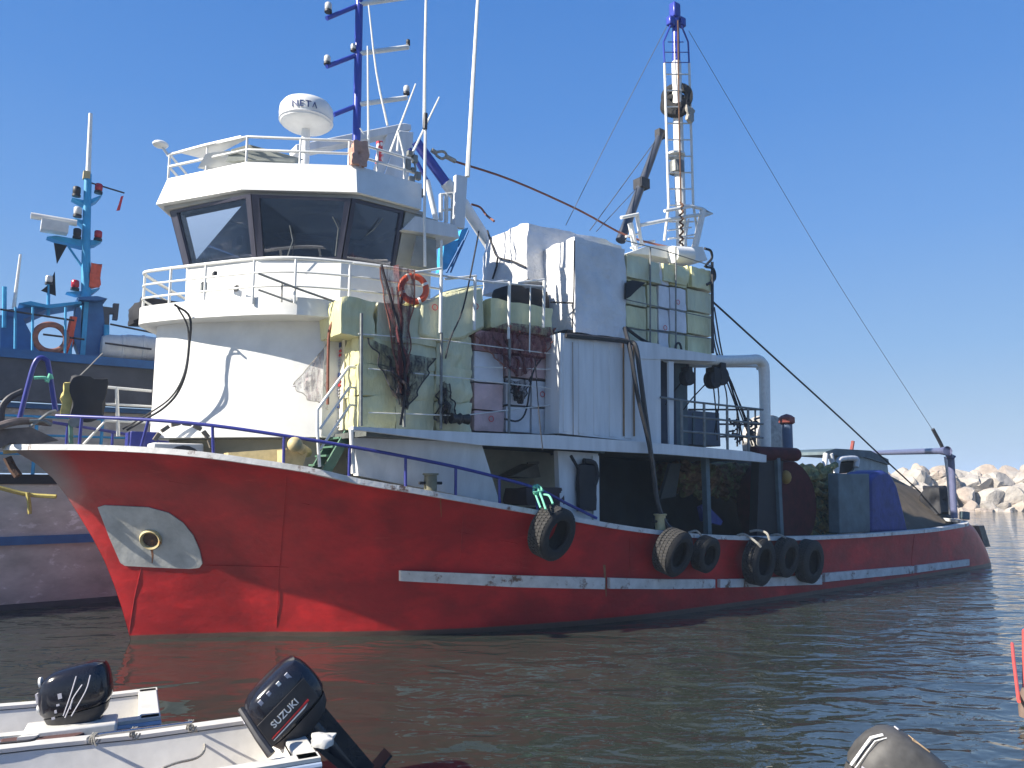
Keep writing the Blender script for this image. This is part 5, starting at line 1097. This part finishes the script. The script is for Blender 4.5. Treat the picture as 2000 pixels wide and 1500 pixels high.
G().tube([TN(94, 620, tq), TN(95, 555, tq)], .04, 8).build('lamp_post', 'nb_blue', nb); lamp(TN(95, 556, tq), 'lampglass', 1.3, nb)
G().prism([TN(200, 598, tq), TN(222, 601, tq), TN(222, 592, tq), TN(233, 593, tq), TN(230, 624, tq), TN(221, 623, tq), TN(222, 612, tq), TN(214, 612, tq), TN(213, 655, tq), TN(205, 655, tq)], N * -.2).build('vent_horn', 'nb_dark', nb)
G().tube([TN(208, 635, tq + .1), TN(208, 668, tq + .1)], .07, 10).build('gas_bottle', 'nb_blue', nb)
ring('lifebuoy', TN(99, 660, tq + .45), N + A * .1, .42, .27, 'ringdull', 'weathered brownish lifebuoy on the blue ship rail')
lr = thing('life_raft', 'white life raft canister on the blue ship deck beside the white house', 'life raft', TN(240, 705, tq))
for i, x in enumerate((238, 278)):
    c = TN(x, 682, tq); G().lathe(c, A, [(.1, -.52), (.3, -.5), (.36, -.4), (.37, -.05), (.39, -.03), (.39, .03), (.37, .05), (.36, .4), (.3, .5), (.1, .52)], 22).build('canister', 'fibre', lr)
G().tube([TN(215, 633, tq + .4), TN(300, 650, tq + .4)], .025, 6).build('top_rail', 'darksteel', nb)
g = G(); g.tube([TN(0, 604, tq + .5), TN(145, 626, tq + .5)], .025, 6); g.tube([TN(84, 653, tq + .4), TN(165, 663, tq + .4)], .025, 6); g.tube([TN(205, 670, tq + .45), TN(296, 682, tq + .45)], .025, 6); g.build('rail_wires', 'darksteel', nb, kind='stuff')
for x in (30, 64, 128): G().tube([TN(x, 600, tq + .5), TN(x - 1, 698, tq + .5)], .03, 6).build('post', 'nb_blue', nb)
line('mooring_rope', 'ropeyellow', [TN(-30, 945, -4.6), TN(0, 953, -4.6), TN(55, 966, -4.6), TN(110, 970, -4.4)], .05, 'yellow mooring rope along the grey hull behind the red bow')
line('mooring_rope', 'ropeyellow', [TN(54, 962, -4.55), TN(57, 985, -4.55), TN(58, 1004, -4.55)], .045, 'short yellow rope end hanging down the grey hull')
line('hanging_line', 'rope', [TN(200, 690, -4), TN(160, 730, -3), TN(138, 748, -2)], .014, 'thin pale line from the life rafts down to the yellow oilskin')
# oilskins hanging at the bow
G().lump(T(118, 812, -1.2), A * .2, N * .1, K * .68, 8, .08, .15, 3, 4).build('yellow_oilskin', 'yellowcloth', None, 'yellow oilskin hanging above the navy bow rail', 'coat')
G().lump(T(134, 818, -1.1), A * .62, N * .12, K * .85, 8, .1, .18, 5, 3).build('dark_net_bundle', 'black', None, 'dark net bundle hanging behind the navy bow rail', 'net')
line('green_knot', 'ropegreen', [T(66, 738, .1), T(88, 738, .12), T(92, 745, .12), T(98, 732, .12), T(102, 740, .12)], .03, 'small green rope knot on the blue bow hoop')
# turquoise gallows of the blue ship glimpsed abaft the wheelhouse
for pts in ([(868, 474), (898, 468), (884, 520), (862, 530)], [(902, 448), (915, 444), (900, 480), (894, 470)]): nprof(pts, .4, 'gallows_plate', 'nb_blue', -5.5)
g = G(); g.tube([TN(905, 470, -5.4), TN(872, 532, -5.4)], .04, 7); g.tube([TN(915, 450, -5.4), TN(880, 532, -5.4)], .03, 7); g.build('gallows_strut', 'nb_navy', nb, kind='stuff')

# ------------------------------------------------------------------ breakwater of armour stones
bw = thing('breakwater', 'long breakwater of pale armour stones beyond the stern', None, V((60, 80, 0)), kind='structure')
g = G(); g.prism([V((-60, 78, -1)), V((-60, 81, 1.8)), V((-60, 86, 2.6)), V((-60, 92, -1))], V((260, 6, 0))); g.build('stone_core', 'stone', bw)
stones = []
for k in range(9):
    rr = random.Random(k); bm = []
    import bmesh
    b = bmesh.new(); bmesh.ops.create_icosphere(b, subdivisions=3, radius=1.0)
    planes = []
    for _ in range(13):
        d = V((rr.gauss(0, 1), rr.gauss(0, 1), rr.gauss(0, 1))).normalized(); planes.append((d, rr.uniform(.52, .8)))
    for v_ in b.verts:
        for d, h in planes:
            e = v_.co.dot(d)
            if e > h: v_.co -= d * (e - h)
        v_.co *= 1 + .03 * noise.noise(v_.co * 3)
    me = bpy.data.meshes.new('boulder'); b.to_mesh(me); b.free(); me.shade_smooth(); me.set_sharp_from_angle(angle=R(28)); me.materials.append(M['stone']); stones.append(me)
rr = random.Random(5)
def stone(x, y, z, sx, sy, sz):
    o = bpy.data.objects.new('boulder', rr.choice(stones)); sc.collection.objects.link(o); o.parent = bw; o.location = V((x, y, z)) - WL[bw]; o.scale = (sx, sy, sz)
    o.rotation_euler = (rr.uniform(-.4, .4), rr.uniform(-.4, .4), rr.uniform(0, 6.28)); WL[o] = V((x, y, z))
for row, (y0, z0, dx, sz) in enumerate(((75.6, -.0, 1.8, 1.0), (76.9, 1.0, 2.5, 1.65), (78.3, 2.3, 2.8, 1.75), (80.4, 3.2, 2.6, 1.55))):
    x = 30 + rr.uniform(0, 2)
    while x < 66:
        k = rr.uniform(.85, 1.15)
        stone(x, y0 + rr.uniform(-.3, .3) + (x - 30) * .01, z0 + rr.uniform(-.2, .2) + (x - 30) * .012, sz * k * 1.15, sz * k, sz * k * rr.uniform(.8, 1)); x += dx * k
for _ in range(26): stone(rr.uniform(30, 66), rr.uniform(78, 81), rr.uniform(3.4, 4.1), .9, .9, .8)
for _ in range(60): stone(rr.uniform(30, 66), rr.uniform(77.4, 79), rr.uniform(.6, 3.2), 1.3, 1.3, 1.2)
for _ in range(30): stone(rr.uniform(30, 66), rr.uniform(74.4, 75.3), rr.uniform(-.3, .05), .9, .8, .5)

# ------------------------------------------------------------------ small boats in the foreground
def dirs(be): a = V((math.sin(R(be)), math.cos(R(be)), 0)); return a, V((a.y, -a.x, 0))
def openboat(name, label, st, be, L_, hw, hz, bot=-.12, cat='motorboat'):
    """st: stern centre on the water; be: bearing stern to bow"""
    f, n = dirs(be); root = thing(name, label, cat, st)
    def pt(u, v, w_, k=1.0): # u along, side v(-1..1), w height fraction
        wd = hw * (1 - max(0, (u - .45) / .55) ** 2.2) * k; wd *= .72 + .28 * w_
        return st + f * (L_ * u + (.12 * (w_ - 1) * (u < .01))) + n * v * wd + K * (bot + (hz * (1 + .35 * max(0, u - .3)) - bot) * w_)
    us = [0, .04, .1, .2, .3, .4, .5, .6, .7, .8, .9, .97, 1]; ws = [0, .12, .3, .55, .75, .8, .86, 1]
    g = G()
    for v in (1, -1): g.grid([[pt(u, v * (.3 + .7 * min(1, w_ * 2.4)), w_, 1 + (.035 if i in (5,) else 0)) for u in us] for i, w_ in enumerate(ws)])
    g.grid([[pt(0, v, w_) for v in (-1, -.5, 0, .5, 1)] for w_ in ws]); g.build('hull', 'fibre', root)
    g = G()
    for v in (1, -1):
        g.grid([[pt(u, v * .84, .98) for u in us], [pt(u, v * .8, .6) for u in us], [pt(u, v * .7, .35) for u in us]])
    g.grid([[pt(.045, v * .84, w_) for v in (-1, 0, 1)] for w_ in (.35, .98)]); g.build('hull_liner', 'fibre', root)
    g = G(); g.grid([[pt(u, v * .72, .36) for u in us] for v in (-1, 0, 1)]); g.build('cockpit_sole', mat('dusty_brown_sole', (.16, .1, .085), .8, var=.2), root)
    for v in (1, -1):
        g = G(); vs = []
        for u in us: vs += [pt(u, v * 1.02, 1), pt(u, v * 1.03, 1) + K * .035, pt(u, v * .82, 1) + K * .035, pt(u, v * .82, 1)]
        g.add(vs, [(i * 4 + j, i * 4 + (j + 1) % 4, i * 4 + 4 + (j + 1) % 4, i * 4 + 4 + j) for i in range(len(us) - 1) for j in range(4)] + [(0, 1, 2, 3)]); g.build('gunwale', 'fibre', root)
        g = G(); g.tube([pt(u, v * 1.045, .95) for u in us], .03, 8); g.build('rubbing_strake', 'fibreblue', root)
        g = G(); g.tube([pt(u, v * 1.01, .78) for u in us], .018, 6); g.build('moulded_chine', 'fibreblue', root)
    a_, b_ = pt(0, -1.0, 1), pt(0, 1.0, 1)
    g = G(); g.prism([a_ + K * .035, b_ + K * .035, b_ + f * .2 + K * .035, a_ + f * .2 + K * .035], K * -.05); g.build('transom_cap', 'fibre', root, bevel=.015)
    return root, pt, f, n

def outboard(p, be, tilt, k, label_parts, root, body='cowl', side='cowlmatt', roll=0):
    """p: clamp point on the transom; be: bearing pointing aft; engine tilted up by tilt degrees"""
    a0, n_ = dirs(be); c_, s_ = math.cos(R(tilt)), math.sin(R(tilt))
    up = K * c_ - a0 * s_; af = a0 * c_ + K * s_
    def q(a, b, h): return p + (af * a + n_ * b + up * h) * k
    eng = thing('outboard_motor', None, None, p)
    if root: eng.parent = root; eng.location = p - WL[root]
    if label_parts.get('motor'): eng['label'] = label_parts['motor']
    # cowl: rounded lofted sections from the pan up
    def ring_(h, fl, fr, wd, cx, ns=20, e=3.2):
        out = []
        for j in range(ns):
            a = 2 * math.pi * j / ns; ca, sa = math.cos(a), math.sin(a)
            x = math.copysign(abs(ca) ** (2 / e), ca); y = math.copysign(abs(sa) ** (2 / e), sa)
            out.append(q(cx + x * (fr if x > 0 else fl), y * wd, h))
        return out
    def loft(secs, name, m):
        g = G(); ns = len(secs[0]); vs = [v for s in secs for v in s]
        g.add(vs, [(i * ns + j, i * ns + (j + 1) % ns, (i + 1) * ns + (j + 1) % ns, (i + 1) * ns + j) for i in range(len(secs) - 1) for j in range(ns)] + [tuple(range(ns))[::-1], tuple(range((len(secs) - 1) * ns, len(secs) * ns))])
        return g.build(name, m, eng)
    cow = loft([ring_(.20, .25, .27, .165, .07), ring_(.24, .27, .30, .185, .07), ring_(.33, .275, .31, .19, .07), ring_(.42, .27, .30, .185, .08), ring_(.49, .25, .28, .17, .09), ring_(.535, .215, .25, .15, .10), ring_(.56, .16, .19, .11, .10), ring_(.57, .08, .1, .06, .1)], 'engine_cowl', body)
    loft([ring_(.06, .16, .17, .11, .07), ring_(.12, .23, .24, .15, .07), ring_(.19, .25, .27, .168, .07)], 'cowl_pan', side)
    g = G(); g.tube([q(.1, 0, .1), q(.1, 0, -.25), q(.1, 0, -.62)], .08 * k, 12, r1=.055 * k); g.prism([q(.0, -.05, .08), q(.26, -.05, .08), q(.22, -.04, -.55), q(.04, -.04, -.55)], n_ * .1 * k); g.build('midsection', 'cowl', eng)
    G().prism([q(-.04, -.09, -.6), q(.36, -.09, -.58), q(.36, .09, -.58), q(-.04, .09, -.6)], up * -.02 * k).build('cavitation_plate', 'cowl', eng)
    G().lathe(q(.0, 0, -.74), af, [(.005, -.1), (.05, -.02), (.06, .1), (.055, .26), (.04, .3)], 14).build('gearcase', 'cowl', eng) if k == 1 else G().lathe(q(0, 0, -.74), af, [(.005, -.1), (.05, -.02), (.06, .1), (.055, .26), (.04, .3)], 14).build('gearcase', 'cowl', eng)
    G().prism([q(.04, -.015, -.72), q(.2, -.015, -.72), q(.26, -.01, -.95), q(.17, -.01, -.94)], n_ * .03 * k).build('skeg', 'cowl', eng)
    for j in range(3):
        an = j * 2.094 + .4; d = n_ * math.cos(an) + up * math.sin(an); e = af.cross(d); c0 = q(.24, 0, -.74)
        G().prism([c0 + d * .03 * k, c0 + d * .09 * k + e * .06 * k + af * .03, c0 + d * .15 * k + e * .03 * k + af * .03, c0 + d * .15 * k - e * .04 * k - af * .02, c0 + d * .07 * k - e * .06 * k - af * .03], af * .012 * k).build('propeller_blade', 'cowl', eng)
    # clamp bracket stays upright on the transom
    g = G(); g.cbox(p - a0 * .02 + K * .02, a0 * .12, n_ * .24, K * .2); g.tube([p - n_ * .16 + K * .06, p + n_ * .16 + K * .06], .03, 8); g.tube([p - a0 * .12 + n_ * .08 - K * .03, p - a0 * .02 + n_ * .08 - K * .03], .02, 6); g.build('clamp_bracket', 'darksteel', eng)
    return eng, cow, q, af, up, n_

# near boat with the tilted outboard
stA = Z(592, 1436, .55); stA = V((stA.x, stA.y, 0))
nbt, ptA, fA, nA = openboat('small_motorboat', 'small white open motorboat in the foreground with a tilted black outboard', stA, 243, 4.6, .74, .55)
tilt = 43
ptr = stA + K * .5 - fA * .02
engA, cowA, qA, afA, upA, nE = outboard(ptr, 63, tilt, 1.27, {'motor': 'black outboard with white and red side lettering, tilted up on the near boat'}, nbt, body='cowl')
# side facing the camera is n_ or -n_
sd_ = 1 if nE.dot(C0 - ptr) > 0 else -1
o_ = qA(.06, sd_ * .195, .33); ux_ = afA
if ux_.cross(upA).dot(nE * sd_) < 0: pass
dx_ = afA * .96 + upA * .0
g = G(); g.prism([qA(-.17, sd_ * .190, .225), qA(.28, sd_ * .190, .225), qA(.30, sd_ * .190, .42), qA(-.14, sd_ * .190, .42)], nE * sd_ * .006); g.build('side_panel', 'cowlmatt', cowA, bevel=.004)
o_ = qA(.045, sd_ * .2005, .335)
text('SUZUKI', 'side_lettering', 'decal', o_, afA, upA if afA.cross(upA).dot(nE * sd_) > 0 else upA, .088, cowA, .002)
g = G(); g.prism([qA(-.13, sd_ * .2, .268), qA(.22, sd_ * .2, .268), qA(.22, sd_ * .2, .283), qA(-.13, sd_ * .2, .275)], nE * sd_ * .003); g.build('side_stripe', 'decalred', cowA)
g = G(); g.prism([qA(-.13, sd_ * .2, .25), qA(.16, sd_ * .2, .25), qA(.2, sd_ * .2, .262), qA(-.13, sd_ * .2, .256)], nE * sd_ * .003); g.build('side_stripe', 'decal', cowA)
for j, (x, m_) in enumerate(((-.02, 'decalgrey'), (.06, 'decalgrey'), (.15, 'decal'), (.23, 'decalgrey'))):
    G().cbox(qA(x, sd_ * .155, .50), afA * .035, nE * .02, upA * .075).build('cowl_badge', m_, cowA)
G().cbox(qA(-.195, sd_ * .0, .42), afA * .012, nE * .14, upA * .09).build('cowl_badge', 'decalgrey', cowA)
g = G(); g.tube([Z(470, 1385, .95), Z(505, 1440, .75), Z(530, 1474, .62)], .03, 8, r1=.04); g.build('tiller_arm', 'darksteel', engA)
G().lump(Z(604, 1462, .60), V((.2, .05, 0)), V((0, .16, 0)), K * .07, 8, .05, .16, 4, 6).build('white_rag', 'fibre', None, 'crumpled white cloth lying by the outboard clamp on the near boat', 'cloth')
# low grab rail with rope ties on the far gunwale
g = G(); e = .12
p0, p1, p2 = Z(172, 1452, .56), Z(183, 1437, .70), Z(375, 1411, .72)
g.tube([p0, p1, p1.lerp(p2, .5), p2], .016, 8, smooth=3); gr = g.build('grab_rail', 'chrome', nbt)
for x, y in ((184, 1438), (262, 1427), (372, 1413)):
    g = G(); c = Z(x, y, .70)
    for k in range(3): g.tube([c + V((.02 * k - .02, .02, .025)), c + V((.015 * k - .02, -.02, .0)), c + V((.03 * k - .03, -.01, -.05 - .012 * k)), c + V((.03 * k - .01, .02, -.03))], .008, 6, smooth=3)
    g.build('rope_tie', 'rope', None, 'pale cord lashed round the grab rail, %s one' % {184: 'forward', 262: 'middle', 372: 'after'}[x], 'rope', 'cords on the grab rail')
line('boat_cord', 'rope', [Z(374, 1415, .66), Z(392, 1440, .45), Z(400, 1462, .42), Z(385, 1480, .45), Z(345, 1490, .5), Z(318, 1500, .5)], .012, 'slack pale cord curling inside the near white boat')
line('boat_cord', 'darksteel', [Z(0, 1452, .72), Z(60, 1446, .72), Z(74, 1440, .72)], .012, 'thin dark rod beside the white locker at left', 'rod')

# far small boat
stB = Z(215, 1415, .45); stB = V((stB.x, stB.y, 0))
fb, ptB, fB, nB = openboat('small_motorboat', 'second white open boat moored just beyond the near one at bottom left', stB + V((.25, .55, 0)), 243, 4.2, .62, .5)
bx = G(); a_ = Z(42, 1432, .62); b_ = Z(228, 1412, .62); bx.prism([a_, b_, b_ + V((-.15, .32, 0)), a_ + V((-.15, .32, 0))], K * -.18); bx.build('aft_thwart', 'fibre', fb, bevel=.02)
G().prism([Z(40, 1437, .6), Z(78, 1433, .6), Z(78, 1433, .6) - K * .1, Z(40, 1437, .6) - K * .1], V((.0, -.05, 0))).build('locker_front', 'fibre', fb)
engp = Z(140, 1428, .55)
engB, cowB, qB, afB, upB, nF = outboard(engp + V((-.07, .12, -.05)), 75, 12, 1.12, {'motor': 'black outboard with silver swoosh lines and white stickers'}, fb, body='cowl')
sd2 = 1 if nF.dot(C0 - engp) > 0 else -1
for k_, (w_, h_) in enumerate(((.03, .022), (.02, .03), (.028, .018), (.035, .05))): G().cbox(qB(-.06 + .025 * k_, sd2 * .192, .20 + .05 * k_ + (.02 if k_ == 3 else 0)), afB * w_, nF * .006, upB * h_).build('side_lettering', 'decalgrey', cowB)
for pts in ([(.16, .50), (.10, .36), (.02, .20)], [(.27, .48), (.22, .36), (.08, .18)], [(.20, .42), (.11, .32), (.08, .24)], [(.11, .31), (.03, .18)]):
    G().tube([qB(x, sd2 * (.195 if h < .44 else .178), h) for x, h in pts], .006, 5, smooth=4).build('swoosh_line', 'decalgrey', cowB)
for (h, m_, sz) in ((.5, 'decal', .055), (.38, 'decalgrey', .06), (.28, 'decal', .04)):
    G().lathe(qB({.5: -.158, .38: -.197, .28: -.204}[h], sd2 * .05, h), afB, [(.001, -.012), (sz, -.01), (sz, .01)], 16 if m_ == 'decal' else 4).build('round_sticker', m_, cowB)
# weathered grey outboard at lower right and its boat edge
pg = Z(1672, 1580, .35)
rb = thing('grey_outboard_motor', 'weathered grey outboard cowl with peeling sticker at the lower right', 'outboard motor', pg)
def gring(h, fr, fl, wd, cx): 
    pass
eg, cg, qG, afG, upG, nG = outboard(pg, 95, -38, 1.3, {}, rb, body='cowlgrey', side='cowlgrey')
sdG = 1 if nG.dot(C0 - pg) > 0 else -1
G().lump(qG(-.02, sdG * .06 - .05, .555), afG * .16, nG * .12, upG * .018, 6, .02, .1, 5, 9).build('peeling_sticker', mat('peeling_tan_sticker', (.55, .38, .22), .7, var=.3, vscale=20), cg)
for h_ in (.21, .24): G().tube([qG(-.2 + .5 * k_ / 8, sdG * (.175 + .03 * math.sin(math.pi * k_ / 8)), h_) for k_ in range(9)], .008, 5).build('cowl_seam', 'decalgrey' if h_ > .22 else 'darksteel', cg)
for a_, y_, r_ in ((-.215, .09, .011), (-.2, .12, .004)): G().tube([qG(a_, sdG * y_, .2 + .03 * k_) if k_ < 8 else qG(a_ + .05, sdG * y_ * .9, .47) for k_ in range(9)], r_, 6).build('cowl_edge_trim', 'decal', cg)
for k_ in range(11):
    if k_ in (3, 4, 8): continue
    a0_, a1_ = k_ * .571, (k_ + .7) * .571
    G().tube([qG(.06 + .15 * math.cos(a_), .1 * math.sin(a_), .556) for a_ in (a0_, (a0_ + a1_) / 2, a1_)], .007, 5).build('cap_edge_chip', 'decalgrey', cg)
g = G(); g.prism([Z(x, y, .52) for x, y in ((0, 1472), (60, 1463), (130, 1455), (166, 1441), (140, 1435), (70, 1445), (0, 1453))], K * .05); g.build('brown_cloth', mat('maroon_brown_cloth', (.1, .045, .04), .9, var=.3), None, 'dark maroon brown cloth lying between the two foreground boats at left', 'cloth', bevel=.015)
# coral red stakes at the right edge with their dark float
rs = thing('marker_stake', 'slender coral red stake leaning at the right edge', 'stake', Z(1990, 1362, .3))
G().tube([Z(1990, 1370, .3), Z(1980, 1290, .55), Z(1977, 1257, .66)], .022, 8).build('stake', 'poles', rs)
rs2 = thing('marker_stake', 'coral red stake cut by the right edge of the picture', 'stake', Z(2001, 1340, .3))
G().tube([Z(2003, 1350, .3), Z(2001, 1232, .7)], .035, 8).build('stake', 'poles', rs2)
G().lathe(Z(2008, 1372, .25), K + V((.2, 0, 0)), [(.02, -.2), (.08, -.19), (.1, -.08), (.1, .08), (.08, .16), (.02, .17)], 16).build('float', mat('brown_float', (.2, .14, .11), .8, var=.3), None, 'brown float at the foot of the coral red stakes', 'float')

VEIL_DENSITY = 0.00095
# ------------------------------------------------------------------ haze volume added to lift the shadows like a lens flare veil
hm = bpy.data.materials.new('lens_veil_haze'); hm.use_nodes = True; hn = hm.node_tree; hn.nodes.clear()
pv = hn.nodes.new('ShaderNodeVolumePrincipled'); pv.inputs['Color'].default_value = (.58, .76, 1, 1); pv.inputs['Density'].default_value = VEIL_DENSITY
ho = hn.nodes.new('ShaderNodeOutputMaterial'); hn.links.new(pv.outputs[0], ho.inputs['Volume'])
g = G(); g.box(V((-1520, -420, -1.5)), V((3040, 0, 0)), V((0, 2940, 0)), V((0, 0, 28.5))); g.build('lens_veil', hm, kind='stuff', flat=True)
